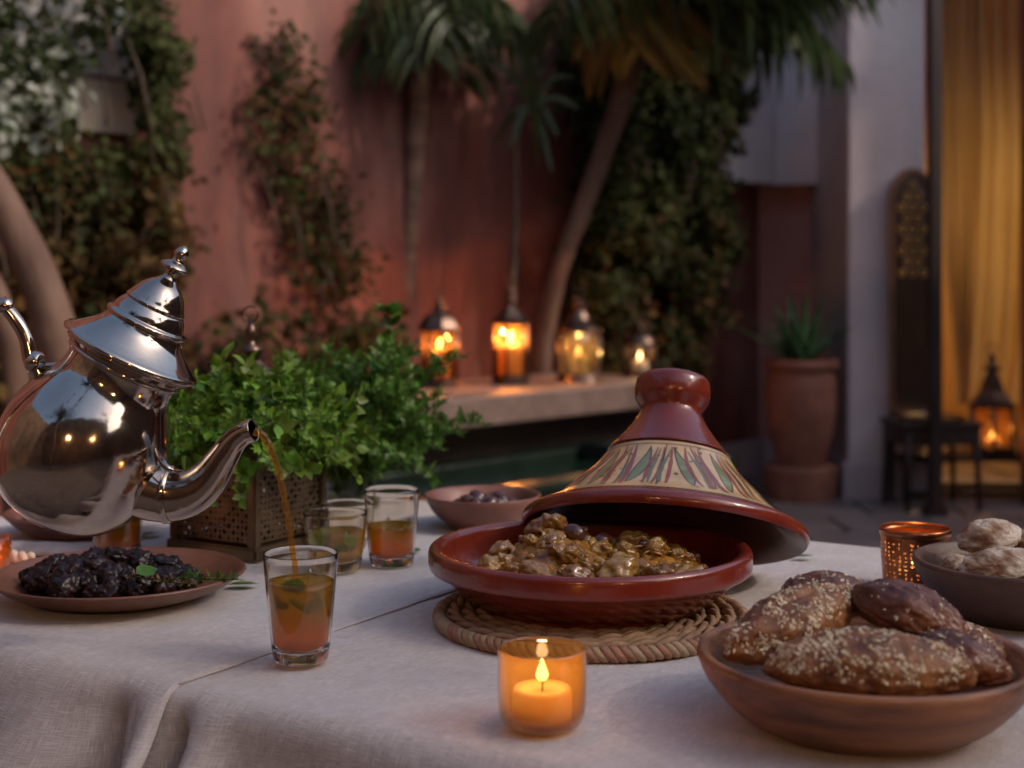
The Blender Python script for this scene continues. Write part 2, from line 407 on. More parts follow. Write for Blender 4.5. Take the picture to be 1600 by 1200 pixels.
# ------------------------------------------------------------------ candles and lanterns
WARM = (1.0, .52, .18)
def flame_mesh(h=.02, r=.0042):
    return lathe(sp([(0, 0), (r * .7, h * .08), (r, h * .28), (r * .62, h * .62), (r * .2, h * .88), (0, h)], 4), 12)
def candle(loc, r, h, label, power, fh=.022, col_=WARM, group=None, mat=None, lr=.006):
    c = thing('candle', label, 'candle', loc, group=group)
    obj('wax_body', lathe([(0, 0), (r * .97, 0), (r, .003), (r, h - .003), (r * .93, h), (r * .7, h - .0015), (r * .3, h - .003), (0, h - .003)], 32), mat or M_wax, c)
    obj('wick', tube([(0, 0, h - .004), (.0004, 0, h + .002), (.001, .0004, h + .006)], .0008, 6), M_wick, c)
    f = obj('flame', flame_mesh(fh, fh * .27), M_flame, c); f.location = (0, 0, h + .004)
    l = bpy.data.lights.new('candle_light', 'POINT'); l.energy = power; l.color = col_; l.shadow_soft_size = lr
    lo = bpy.data.objects.new('candle_light', l); col.objects.link(lo); lo.parent = c; lo.location = (0, 0, h + .006 + fh * .9)
    return c
def frame_lantern(loc, r, hb, hr, fin, sides, label, glass, roof='dome', rz=0.0, metal=None, name='lantern', group=None):
    """base plate, posts, panes, roof, finial and ring; r outer radius, hb body height, hr roof height"""
    metal = metal or M_dkmetal
    t = thing(name, label, 'lantern', loc, (0, 0, rz), group)
    b = sides <= 8
    def ngon(rr, z): return [(rr * math.cos(2 * PI * i / sides), rr * math.sin(2 * PI * i / sides), z) for i in range(sides)]
    obj('base', lathe([(0, 0), (r, 0), (r, .006), (r * .9, .012), (r * .95, .022), (r * .86, .028), (0, .028)], sides if b else 32), metal, t, smooth=not b)
    z0, z1 = .028, hb
    obj('top_ring', lathe([(r * .6, z1 - .002), (r * .86, z1 - .008), (r * .96, z1 - .002), (r * .99, z1 + .006), (r * .7, z1 + .008), (r * .6, z1 - .002)], sides if b else 32), metal, t, smooth=not b)
    rg = r * .84
    if sides <= 8:
        A, B = ngon(rg, z0), ngon(rg, z1 - .004)
        for i in range(sides):
            j = (i + 1) % sides
            obj('glass_pane', ([A[i], A[j], B[j], B[i]], [(0, 1, 2, 3)]), glass, t, smooth=False)
            obj('post', tube([Vector(A[i]) * 1.0, Vector(B[i])], r * .075, 6), metal, t)
            e = MB(); mz = (z0 + z1) * .5
            e.add(*tube([(A[i][0], A[i][1], z0 + .006), (A[j][0], A[j][1], z0 + .006)], r * .03, 5))
            e.build('cross_bar', metal, t)
    else:
        obj('glass_cylinder', lathe(sp([(rg, z0), (rg * 1.06, z0 + (z1 - z0) * .3), (rg * 1.04, z0 + (z1 - z0) * .7), (rg * .9, z1 - .004)], 4), 32), glass, t)
        for i in range(8):
            a = 2 * PI * i / 8
            obj('post', tube([(rg * 1.04 * math.cos(a), rg * 1.04 * math.sin(a), z0), (rg * 1.1 * math.cos(a), rg * 1.1 * math.sin(a), (z0 + z1) / 2), (rg * .98 * math.cos(a), rg * .98 * math.sin(a), z1)], r * .045, 5), metal, t)
    if roof == 'dome':
        pr = sp([(r * 1.0, z1 + .004), (r * .93, z1 + hr * .25), (r * .70, z1 + hr * .62), (r * .38, z1 + hr * .85), (r * .25, z1 + hr)], 4)
    elif roof == 'cone':
        pr = sp([(r * 1.06, z1 + .004), (r * .80, z1 + hr * .25), (r * .48, z1 + hr * .60), (r * .27, z1 + hr * .86), (r * .2, z1 + hr)], 4)
    else:
        pr = sp([(r * .97, z1 + .004), (r * .78, z1 + hr * .22), (r * .50, z1 + hr * .45), (r * .46, z1 + hr * .55), (r * .30, z1 + hr * .85), (r * .12, z1 + hr)], 4)
    obj('roof', lathe(pr, sides if b else 32), metal, t, smooth=not b)
    zf = z1 + hr
    obj('finial', lathe([(r * .26, zf - .002), (r * .26, zf + fin * .12), (r * .34, zf + fin * .16), (r * .34, zf + fin * .26), (r * .14, zf + fin * .34), (r * .12, zf + fin * .5), (r * .2, zf + fin * .62), (r * .12, zf + fin * .78), (0, zf + fin)], 16), metal, t)
    ring = [(math.cos(a) * r * .22, 0, zf + fin + math.sin(a) * r * .22 + r * .12) for a in [2 * PI * k / 16 for k in range(17)]]
    obj('hanging_ring', tube(ring, r * .03, 6, False), metal, t)
    return t
L1 = P(687, 603, 5.10); L1.z = .65
L2 = P(798, 601, 5.24); L2.z = .65
L3 = P(905, 597, 5.36); L3.z = .65
L4 = P(1000, 590, 5.60); L4.z = .65
frame_lantern(L1, .078, .205, .075, .045, 8, 'octagonal amber glass lantern with a domed lid at the left end of the ledge', M_amber, 'dome', .2)
frame_lantern(L2, .077, .225, .070, .070, 6, 'hexagonal lantern with bright orange panes and a pointed roof on the ledge', M_amber, 'cone', .26)
frame_lantern(L3, .090, .190, .090, .035, 16, 'round smoky glass lantern with a stepped crown between orange and clear lanterns', M_mercury, 'step', .0)
frame_lantern(L4, .066, .130, .055, .030, 16, 'small clear glass lantern with a dark dome at the right end of the ledge', M_cleargl, 'dome', .0)
candle(L1 + Vector((0, -.005, .029)), .034, .105, 'lit pillar candle inside the domed amber lantern', 1.6, .034)
candle(L2 + Vector((0, -.005, .029)), .045, .115, 'thick lit pillar candle inside the pointed orange lantern', 6.5, .040)
candle(L3 + Vector((0, 0, .029)), .026, .07, 'lit candle seen dimly through the smoky glass lantern', 1.6, .026)
candle(L4 + Vector((0, -.005, .029)), .030, .035, 'short lit candle inside the small clear lantern', .5, .030)

# ------------------------------------------------------------------ plants
def inside(poly, x, y):
    c = False; n = len(poly)
    for i in range(n):
        x1, y1 = poly[i]; x2, y2 = poly[(i + 1) % n]
        if (y1 > y) != (y2 > y) and x < (x2 - x1) * (y - y1) / (y2 - y1) + x1: c = not c
    return c
LEAF8 = [(0, 0, 0), (.30, .22, .03), (.34, .52, .05), (.14, .82, .02), (0, 1.0, -.04), (-.14, .82, .02), (-.34, .52, .05), (-.30, .22, .03), (0, .5, -.03)]
LEAF8F = [(0, 1, 8), (1, 2, 8), (2, 3, 8), (3, 4, 8), (4, 5, 8), (5, 6, 8), (6, 7, 8), (7, 0, 8)]
LEAF4 = [(0, 0, 0), (.28, .45, .06), (0, 1, -.05), (-.28, .45, .06)]
LEAF4F = [(0, 1, 2), (0, 2, 3)]
def rot_rand(rg, down=0.0, out=None):
    q = Quaternion((rg.gauss(0, 1), rg.gauss(0, 1), rg.gauss(0, 1), rg.gauss(0, 1))).normalized()
    return q.to_matrix().to_4x4()
def leafdir(rg, out, droop=.5, spread=.8):
    """a frame whose +Y is the leaf's length and +Z its face, facing roughly along out"""
    y = Vector((rg.uniform(-spread, spread), rg.uniform(-spread, spread), -droop + rg.uniform(-spread, spread))) + out * rg.uniform(.0, .5)
    y.normalize()
    z = (out + Vector((rg.uniform(-.7, .7), rg.uniform(-.7, .7), rg.uniform(-.2, .9)))).normalized()
    x = y.cross(z).normalized(); z = x.cross(y)
    M = Matrix((x, y, z)).transposed().to_4x4()
    return M
def climber(name, label, poly, n, depth, size, mats, seed, cat='climber', clump=26, frac=None, gaps=None):
    """leaves gathered in clumps hanging in front of the wall, inside an outline that is thinned near its edge"""
    rg = random.Random(seed)
    t = thing(name, label, cat, wall_pt(sum(p[0] for p in poly) / len(poly), 700, .05))
    t.location.z = 0
    inv = Matrix.Translation(-t.location)
    xs = [p[0] for p in poly]; ys = [p[1] for p in poly]
    mb = MB(); k = 0; tries = 0
    while k < n and tries < n * 4:
        tries += 1
        px, py = rg.uniform(min(xs), max(xs)), rg.uniform(min(ys), max(ys))
        if not inside(poly, px + rg.gauss(0, 8), py + rg.gauss(0, 8)): continue
        if gaps and any(inside(g, px, py) and rg.random() < pr_ for g, pr_ in gaps): continue
        dn = noise.noise(Vector((px / 55., py / 55., seed)))
        if dn < -.28 and rg.random() < .75: continue
        off = .03 + depth * (.25 + .75 * max(0, .5 + dn)) * rg.random() ** .5
        c = wall_pt(px, py, off)
        for q in range(clump // 4 + rg.randrange(clump // 3)):
            p = c + Vector((rg.gauss(0, .03), rg.gauss(0, .03), rg.gauss(0, .035)))
            s = size * rg.uniform(.6, 1.25)
            mi = 0 if len(mats) == 1 else (0 if frac is None else frac(px, py, rg))
            mb.add(LEAF4 if s < .035 else LEAF8[:8], LEAF4F if s < .035 else [(0, 1, 2, 3, 4), (0, 4, 5, 6, 7)], mi, inv @ Matrix.Translation(p) @ leafdir(rg, WN) @ Matrix.Scale(s, 4))
        if k % 22 == 0:
            e = c + Vector((rg.uniform(-.1, .1), rg.uniform(-.05, .05), rg.uniform(-.35, -.15)))
            obj('stem', tube([inv @ (c - WN * .02), inv @ ((c + e) / 2 + WN * .02), inv @ e], [.003, .004, .005], 5), M_twig, t)
        k += 1
    f = mb.build('foliage', mats, t, smooth=False); f['kind'] = 'stuff'
    return t

# big dark climber between the lanterns and the corner
climber('climbing_shrub', 'dense dark green climbing shrub covering the wall right of the leaning palm',
        [(900, -60), (1150, -60), (1175, 60), (1170, 150), (1155, 200), (1120, 250), (1140, 340), (1150, 400), (1110, 430), (1125, 480), (1105, 530), (1090, 600), (960, 600), (925, 480), (890, 400), (900, 330), (930, 220), (880, 120)],
        2100, .42, .046, [M_ivy, M_ivyl], 11, frac=lambda px, py, rg: 1 if rg.random() < max(0, (py - 300) / 500) else 0)
climber('ivy', 'broad ivy hanging over the left wall behind the teapot',
        [(-120, -60), (215, -60), (235, 20), (285, 70), (262, 140), (275, 200), (262, 270), (250, 330), (300, 380), (260, 440), (200, 540), (-120, 580)],
        2300, .30, .036, [M_ivy, M_ivyl], 12, gaps=[([(88, 98), (228, 98), (228, 248), (100, 246)], 1.1), ([(-60, -60), (218, -60), (218, 60), (150, 115), (100, 90), (-60, 100)], .82), ([(-60, 120), (118, 120), (118, 215), (-60, 215)], .8)], frac=lambda px, py, rg: 1 if rg.random() < max(0, min(.85, (py - 200) / 200)) else 0)
climber('creeper', 'thin creeper climbing in a slanting band up the middle of the pink wall',
        [(400, 80), (430, 40), (485, 60), (512, 150), (520, 260), (550, 330), (575, 420), (600, 560), (520, 560), (470, 400), (430, 300), (395, 210), (385, 140)],
        380, .08, .034, [M_ivy, M_ivyl], 13, clump=14, frac=lambda px, py, rg: 1 if rg.random() < .35 else 0)
climber('flowering_climber', 'pale blossoming climber in front of the white window box',
        [(-60, 90), (40, 95), (70, 130), (105, 150), (95, 205), (20, 215), (-60, 200)],
        130, .40, .042, [M_ivyw, M_ivy], 14, frac=lambda px, py, rg: 1 if rg.random() < .3 else 0)
climber('low_bushes', 'dim bush filling the foot of the wall behind the herb bunches',
        [(300, 520), (420, 500), (600, 480), (640, 600), (640, 700), (300, 700), (-40, 640), (-40, 560), (200, 560)],
        260, .40, .045, [M_ivy, M_ivyl], 15, cat='bush', frac=lambda px, py, rg: 1 if rg.random() < .6 else 0)

# white window box on the left wall
wb = thing('window_box', 'white boxed window high on the left wall behind the ivy', 'window', (0, 0, 0))
def wbox(x0, x1, y0, y1, o0, o1):
    a, b = wall_pt(x0, y0, 0), wall_pt(x1, y0, 0)
    z0, z1 = wall_pt((x0 + x1) / 2, y1, 0).z, wall_pt((x0 + x1) / 2, y0, 0).z
    a2, b2 = a + WN * o0, b + WN * o0; a3, b3 = a + WN * o1, b + WN * o1
    return poly_prism([a2.to_2d(), a3.to_2d(), b3.to_2d(), b2.to_2d()], z0, z1)
M_white = pm('white_shutter_paint', (.60, .56, .52), (.74, .71, .68), scale=3, rough=.6)
M_cream = pm('cream_panel', (.60, .48, .34), (.66, .54, .40), scale=3, rough=.7)
obj('shutter', wbox(-60, 60, -60, 196, .003, .035), M_white, wb, smooth=False)
obj('shutter', wbox(64, 205, -60, 118, .003, .038), M_white, wb, smooth=False)
obj('cream_board', wbox(64, 205, 124, 206, .003, .036), M_cream, wb, smooth=False)

# thick leaning trunks at far left
def trunk_tree(name, label, pts, rads, mat, cat='tree', seed=0, seg=20):
    base = pts[-1]
    t = thing(name, label, cat, (base[0], base[1], 0))
    inv = Matrix.Translation(-t.location)
    path = curve([inv @ Vector(p) for p in pts], 8)
    n = len(path)
    rr = [rads[min(int(i / (n - 1) * (len(rads) - 1)), len(rads) - 2)] * (1 - ((i / (n - 1) * (len(rads) - 1)) % 1)) + rads[min(int(i / (n - 1) * (len(rads) - 1)) + 1, len(rads) - 1)] * ((i / (n - 1) * (len(rads) - 1)) % 1) if i < n - 1 else rads[-1] for i in range(n)]
    rr = [r * (1 + .06 * noise.noise(Vector((i * .6, seed, 0)))) for i, r in enumerate(rr)]
    obj('trunk', tube(path, rr, seg), mat, t)
    return t, path
def grd(px, py, d, z=0.0): p = P(px, py, d); return Vector((p.x, p.y, z))
trunk_tree('leaning_tree', 'smooth brown trunk leaning in from the left edge behind the teapot',
           [P(-130, 160, 3.6), P(-40, 250, 3.6), P(20, 350, 3.6), P(62, 440, 3.6), P(92, 540, 3.6), P(108, 640, 3.6), grd(118, 760, 3.6)], [.036, .042, .047, .050, .056, .062, .07], M_bark2, seed=1)
trunk_tree('young_tree', 'second thin trunk at the far left edge below the leaning one',
           [P(-120, 330, 3.9), P(-30, 420, 3.9), P(5, 500, 3.9), P(24, 600, 3.9), grd(30, 760, 3.9)], [.03, .033, .035, .038, .045], M_bark2, seed=2)

# palms
def frond(rg, L, droop, leaf_l, n, name, mat, parent, M, width=.014, gdrop=1.0, rmat=None):
    """arched rachis with narrow hanging leaflets, in local space: grows along +X"""
    mb = MB()
    pts = []
    for i in range(n + 1):
        u = i / n
        pts.append(Vector((L * (u - .12 * u * u), 0, L * (.30 * u - droop * u * u))))
    mb.add(*tube(pts, [.010 * (1 - .8 * i / n) + .001 for i in range(n + 1)], 5))
    for i in range(2, n + 1):
        for sd_ in (-1, 1):
            for rep in range(2):
                b = pts[i].lerp(pts[i - 1], rg.random())
                l = leaf_l * (math.sin(PI * (.15 + .8 * i / n)) * .6 + .4) * rg.uniform(.75, 1.1)
                d0 = Vector((rg.uniform(.2, .6), sd_ * rg.uniform(.5, 1.0), rg.uniform(-.1, .3))).normalized()
                q = [b]; v = d0.copy()
                for k in range(5):
                    v = (v + Vector((0, 0, -.42 * gdrop))).normalized(); q.append(q[-1] + v * l / 5)
                sidev = Vector((1, 0, .2)).cross(v).normalized() if rep else Vector((1, .3 * sd_, 0)).normalized()
                vs = []; wd = [.35, .9, 1, .85, .5, .05]
                for k in range(6):
                    vs += [q[k] - sidev * width * wd[k], q[k] + Vector((0, 0, 0)) + d0 * .001, q[k] + sidev * width * wd[k]]
                fs = []
                for k in range(5):
                    fs += [(3 * k, 3 * k + 1, 3 * k + 4, 3 * k + 3), (3 * k + 1, 3 * k + 2, 3 * k + 5, 3 * k + 4)]
                mb.add(vs, fs)
    o = mb.build(name, mat, parent, smooth=False)
    o.matrix_local = M
    return o
def palm(name, label, pts, rads, crown, n, L, leaf_l, seed, mat, bark, width=.013, droop=(.5, 1.0), dry=0, azs=None):
    t, path = trunk_tree(name, label, pts, rads, bark, 'palm', seed)
    rg = random.Random(seed)
    protos = []
    c = Vector(crown) - t.location
    for i in range(n):
        az = (azs[i % len(azs)] + rg.uniform(-.2, .2)) if azs else 2 * PI * i / n + rg.uniform(-.2, .2)
        M = Matrix.Translation(c + Vector((0, 0, rg.uniform(-.05, .05)))) @ Matrix.Rotation(az, 4, 'Z') @ Matrix.Rotation(rg.uniform(-.3, .45), 4, 'Y') @ Matrix.Scale(rg.uniform(.8, 1.1), 4)
        if len(protos) < 3:
            o = frond(rg, L, rg.uniform(*droop), leaf_l, 16, 'frond', mat, t, M, width)
            protos.append(o)
        else:
            o = rg.choice(protos).copy(); col.objects.link(o); o.parent = t; o.matrix_local = M
    for i in range(dry):
        M = Matrix.Translation(c + Vector((rg.uniform(-.1, .0), -.1, -.02))) @ Matrix.Rotation(rg.uniform(3.9, 4.9), 4, 'Z') @ Matrix.Rotation(R(60), 4, 'Y')
        o = frond(rg, L * .35, .6, leaf_l * .9, 6, 'dry_frond', M_palmdry, t, M, width * 1.3); o['label'] = 'yellow dried frond hanging from the crown'
    return t
palm('palm_tree', 'slim straight palm with drooping crown rising behind the amber lanterns',
     [P(668, -60, 5.6), P(656, 120, 5.62), P(645, 300, 5.65), P(634, 430, 5.68), P(628, 560, 5.7), grd(624, 700, 5.72)],
     [.055, .042, .036, .036, .040, .055], P(655, -30, 5.6), 13, .42, .42, 21, M_palm, M_bark, width=.010, droop=(.6, 1.1))
palm('palm_tree', 'leaning palm whose trunk slants up to the right past the lanterns',
     [P(1010, -40, 5.7), P(985, 110, 5.75), P(945, 230, 5.8), P(905, 340, 5.85), P(872, 430, 5.87), P(853, 520, 5.9), P(846, 600, 5.9), grd(842, 700, 5.92)],
     [.06, .050, .042, .040, .038, .038, .042, .06], P(1020, -35, 5.65), 10, .82, .56, 22, M_palm, M_bark2, width=.017, dry=3, droop=(.4, .75),
     azs=[-.2, .15, -.9, -1.4, -.5, .5, -.05, -2.3, -.35, .3])
# slender bare plant with a tuft of strap leaves
sl, pth = trunk_tree('slender_dracaena', 'thin stemmed plant with a sparse tuft of drooping strap leaves above the orange lantern',
     [P(832, 165, 5.6), P(812, 195, 5.6), P(806, 260, 5.6), P(806, 340, 5.6), P(802, 430, 5.6), P(800, 560, 5.6), grd(800, 700, 5.6)],
     [.007, .008, .008, .009, .012, .013, .016], M_twig, 'plant', 5, 8)
rg = random.Random(9)
hub = P(832, 165, 5.6) - sl.location
for k, (ex, ey) in enumerate([(760, 95), (770, 230), (800, 60), (852, 110), (895, 120), (872, 215), (862, 270), (782, 130), (826, 90), (905, 170), (795, 235), (840, 255)]):
    e = P(ex, ey, 5.6 + rg.uniform(-.18, .12)) - sl.location
    mid = (hub + e) / 2 + Vector((0, rg.uniform(-.04, .04), .035 + .02 * rg.random()))
    pts = curve([hub, mid, e], 6)
    vs = []; fs = []
    for i, p in enumerate(pts):
        wdt = .013 * math.sin(PI * min(.97, .15 + .8 * i / (len(pts) - 1)))
        tdir = (pts[min(i + 1, len(pts) - 1)] - pts[max(i - 1, 0)]).normalized()
        sd_ = tdir.cross(Vector((0, -1, .3))).normalized() * wdt
        vs += [p - sd_, p + Vector((0, 0, .004)), p + sd_]
    for i in range(len(pts) - 1): fs += [(3 * i, 3 * i + 1, 3 * i + 4, 3 * i + 3), (3 * i + 1, 3 * i + 2, 3 * i + 5, 3 * i + 4)]
    obj('strap_leaf', (vs, fs), M_palm, sl, smooth=False)

# terracotta pot with agave
pot = thing('terracotta_pot', 'large ribbed terracotta pot on a round base in the recess', 'pot', (1.334, 6.57, 0))
obj('plinth', lathe(sp([(0, .0), (.14, 0), (.155, .01), (.165, .10), (.170, .15), (.165, .172), (.12, .176), (0, .176)], 3), 48, .01), M_terra, pot)
pr = sp([(0, .178), (.10, .178), (.112, .20), (.142, .32), (.160, .44), (.162, .54), (.150, .60), (.152, .615), (.170, .625), (.172, .655), (.160, .662), (.146, .655), (.140, .62), (.13, .60), (0, .60)], 5)
pr = [(r * (1 + .006 * math.sin(z * 260)) if .24 < z < .58 else r, z) for r, z in pr]
obj('body', lathe(pr, 56, .008), M_terra, pot)
obj('soil', lathe([(0, .632), (.07, .634), (.139, .63), (.136, .60), (0, .60)], 32, .03), M_darkstone, pot)
ag = thing('agave', 'spiky dark green agave growing in the terracotta pot', 'plant', (1.334, 6.57, .63))
rg = random.Random(4)
for k in range(34):
    az = k * 2.399; el = R(80 - 50 * (k / 33.0)) + rg.uniform(-.08, .08)
    Ln = rg.uniform(.32, .42); wd = .022
    d = Vector((math.cos(az) * math.cos(el), math.sin(az) * math.cos(el), math.sin(el)))
    s_ = Vector((-math.sin(az), math.cos(az), 0)); up = s_.cross(d)
    vs, fs = [], []
    for i in range(6):
        u = i / 5; wv = wd * (1 - u ** 1.6) * (.7 + .6 * math.sin(PI * min(1, u * 1.3 + .1)))
        c = d * Ln * u + up * (-.05 * u * u)
        c = d * Ln * u + Vector((d.x, d.y, 0)) * .03 * u * u
        vs += [c - s_ * wv, c - up * wv * .35 * -1, c + s_ * wv, c + up * -.3 * wv]
    for i in range(5):
        for j in range(4): fs.append((4 * i + j, 4 * i + (j + 1) % 4, 4 * i + 4 + (j + 1) % 4, 4 * i + 4 + j))
    obj('blade', (vs, fs), M_agave, ag)

# doorway furniture
post = thing('door_post', 'dark wooden post standing in front of the curtained doorway', 'post', (1.813, 6.10, 0))
obj('shaft', box((0, 0, 1.5), (.052, .052, 3.0), .1, .005), M_dkwood, post, smooth=False)
obj('foot', box((0, 0, .03), (.09, .09, .06), .1, .008), M_dkwood, post, smooth=False)
obj('cross_beam', box((.9, .0, 3.03), (2.0, .06, .06), .0, .005), M_dkwood, post, smooth=False)
st = thing('side_table', 'low dark carved side table beside the pale pillar', 'table', (1.865, 6.33, 0), (0, 0, .12))
bevel_obj(obj('table_top', box((0, 0, .395), (.36, .30, .022)), M_dkwood, st, smooth=False), .004)
obj('tray', lathe(sp([(0, .408), (.12, .408), (.14, .414), (.145, .425), (.138, .425), (.12, .414), (0, .412)], 3), 32), M_brass, st)
for a in ((0, -.135, .32, .012), (0, .135, .32, .012)): obj('apron', box((0, a[1], .345), (a[2], .014, .075), 0, .003), M_dkwood, st, smooth=False)
for a in (-.165, .165): obj('apron', box((a, 0, .345), (.014, .25, .075), 0, .003), M_dkwood, st, smooth=False)
for sx in (-1, 1):
    for sy in (-1, 1):
        obj('leg', tube([(sx * .155, sy * .125, .384), (sx * .158, sy * .128, .2), (sx * .165, sy * .135, .0)], [.018, .014, .012], 8), M_dkwood, st)
# tall arched mirror leaning behind the post
am = thing('arched_mirror', 'tall pointed arch mirror with brass lattice standing behind the post', 'mirror', (1.835, 6.50, 0), (R(-1.0), 0, 0))
def arch(wd, z0, z1, zt, n=8):
    pts = [(-wd, z0), (-wd, z1)]
    for i in range(1, n): u = i / n; pts.append((-wd * math.cos(u * PI / 2) ** .9, z1 + (zt - z1) * math.sin(u * PI / 2) ** 1.15))
    pts.append((0, zt)); return pts + [(-x, z) for x, z in reversed(pts[:-1])]
M_lattice = pm('gilt_lattice', (.40, .20, .055), (.60, .33, .10), scale=8, rough=.45, metal=.7)
outer = arch(.105, .42, 1.40, 1.54); inn = arch(.088, .44, 1.385, 1.51)
mb = MB(); n = len(outer)
vs = [(x, -.015, z) for x, z in outer] + [(x, -.015, z) for x, z in inn] + [(x, .015, z) for x, z in outer] + [(x, .015, z) for x, z in inn]
fs = []
for i in range(n):
    j = (i + 1) % n
    fs += [(i, j, n + j, n + i), (2 * n + j, 2 * n + i, 3 * n + i, 3 * n + j), (i, 2 * n + i, 2 * n + j, j), (n + j, 3 * n + j, 3 * n + i, n + i)]
obj('frame', (vs, fs), pm('mirror_frame_wood', (.10, .035, .015), (.18, .07, .03), scale=9, rough=.45), am, smooth=False)
obj('mirror_glass', ([(x, .006, z) for x, z in inn], [tuple(range(n))[::-1]]), M_mirror, am, smooth=False)
for k in range(9):
    z = 1.06 + .050 * k
    for q in range(3):
        x = -.05 + .05 * q + (.025 if k % 2 else 0)
        if abs(x) > .075: continue
        if z > 1.43: 
            if abs(x) > .04: continue
        ring = [(x + .015 * math.cos(a), -.004, z + .015 * math.sin(a)) for a in [2 * PI * i / 8 for i in range(9)]]
        obj('lattice_ring', tube(ring, .0042, 5, False), M_lattice, am)
for q in (-.10, .10): obj('foot_leg', box((q, 0, .215), (.025, .03, .41), 0, .003), M_dkwood, am, smooth=False)
# curtain: two gathered panels
cu = thing('curtain', 'amber glowing curtain drawn apart in the right doorway', 'curtain', (0, 0, 0))
def panel(name, top, seed, gather):
    rg = random.Random(seed)
    nx, nz = 90, 70; vs, fs = [], []
    for j in range(nz + 1):
        v = j / nz; z = 2.7 - v * (2.7 - .42)
        py = 430 - (z - CAMZ) * F / 6.9
        l, r = gather(py)
        for i in range(nx + 1):
            u = i / nx
            px = l + (r - l) * u
            ph = u * 2 * PI * 4.5 + seed + .5 * math.sin(v * 3)
            a = .035 + .012 * math.sin(seed + i * .3)
            d = 6.95 + a * math.sin(ph) + .012 * math.sin(ph * 2.3 + v * 4)
            vs.append(((px - 800) / F * 6.9, d, z))
    for j in range(nz):
        for i in range(nx):
            a = j * (nx + 1) + i; fs.append((a, a + 1, a + nx + 2, a + nx + 1))
    o = obj(name, (vs, fs), M_curtain, cu)
def lerp_tab(tab, y):
    for (y0, a0, b0), (y1, a1, b1) in zip(tab[:-1], tab[1:]):
        if y <= y1 or (y1, a1, b1) == tab[-1]:
            u = max(0, min(1, (y - y0) / (y1 - y0))); u = u * u * (3 - 2 * u) if False else u
            return a0 + (a1 - a0) * u, b0 + (b1 - b0) * u
panel('left_panel', 0, 1, lambda y: lerp_tab([(-150, 1462, 1535), (0, 1470, 1535), (300, 1478, 1532), (420, 1484, 1526), (520, 1494, 1522), (600, 1502, 1520), (660, 1504, 1516)], y))
panel('right_panel', 0, 2, lambda y: lerp_tab([(-150, 1530, 1640), (0, 1530, 1640), (200, 1535, 1640), (400, 1532, 1630), (560, 1520, 1625), (620, 1512, 1615), (660, 1510, 1600)], y))
obj('curtain_rod', tube([(1.9, 6.95, 2.72), (2.6, 6.95, 2.72)], .012, 8), M_dkmetal, cu)
# low dark bench in the doorway with the big lantern
lb = thing('low_bench', 'low dark wooden bench in the doorway under the big lantern', 'bench', (2.20, 6.62, 0))
bevel_obj(obj('bench_top', box((0, 0, .215), (.86, .30, .032)), M_dkwood, lb, smooth=False), .004)
for sx in (-.40, .40):
    for sy in (-.12, .12): obj('leg', box((sx, sy, .1), (.03, .03, .199)), M_dkwood, lb, smooth=False)
for sy in (-.12, .12): obj('stretcher', box((0, sy, .05), (.768, .02, .03)), M_dkwood, lb, smooth=False)
BL = P(1550, 706, 6.55); BL.z = .2315
frame_lantern(BL, .118, .215, .16, .09, 6, 'big dark floor lantern glowing amber in front of the curtain', M_amber, 'step', .3)
candle(BL + Vector((0, -.01, .029)), .035, .04, 'small lit candle inside the big floor lantern', .9, .03, col_=(1, .6, .25))
# warm lanterns over the near side of the court (the teapot mirrors them)
def court_tree(base, crown, r, n, seed, label):
    rg = random.Random(seed); t = thing('olive_tree', label, 'tree', base); b = Vector(base)
    c = Vector(crown) - b
    obj('trunk', tube(curve([(0, 0, 0), (c.x * .3 + .1, c.y * .3, c.z * .35), (c.x * .6, c.y * .7 + .05, c.z * .7), tuple(c)], 6), .07, 12), M_bark2, t)
    mb = MB()
    for k in range(26):
        d = Vector((rg.gauss(0, 1), rg.gauss(0, 1), rg.gauss(0, .7))).normalized() * r * rg.uniform(.4, 1)
        obj('limb', tube(curve([tuple(c - Vector((0, 0, .3))), tuple(c + d * .5 + Vector((0, 0, .1))), tuple(c + d)], 4), [.025, .02, .018, .015, .012, .010, .008, .006, .004], 6), M_bark2, t)
        for q in range(n // 26):
            p = c + d * rg.uniform(.5, 1.15) + Vector((rg.gauss(0, .09), rg.gauss(0, .09), rg.gauss(0, .09)))
            mb.add(LEAF4, LEAF4F, 0, Matrix.Translation(p) @ rot_rand(rg) @ Matrix.Scale(rg.uniform(.05, .09), 4))
    f = mb.build('foliage', M_ivy, t, smooth=False); f['kind'] = 'stuff'
court_tree((3.1, -.1, 0), (3.0, -.25, 3.05), 1.0, 1250, 41, 'olive tree at the right side of the court just outside the view')
court_tree((-1.6, -1.6, 0), (-1.4, -1.4, 3.3), 1.1, 2300, 42, 'olive tree behind the viewer mirrored in the teapot')
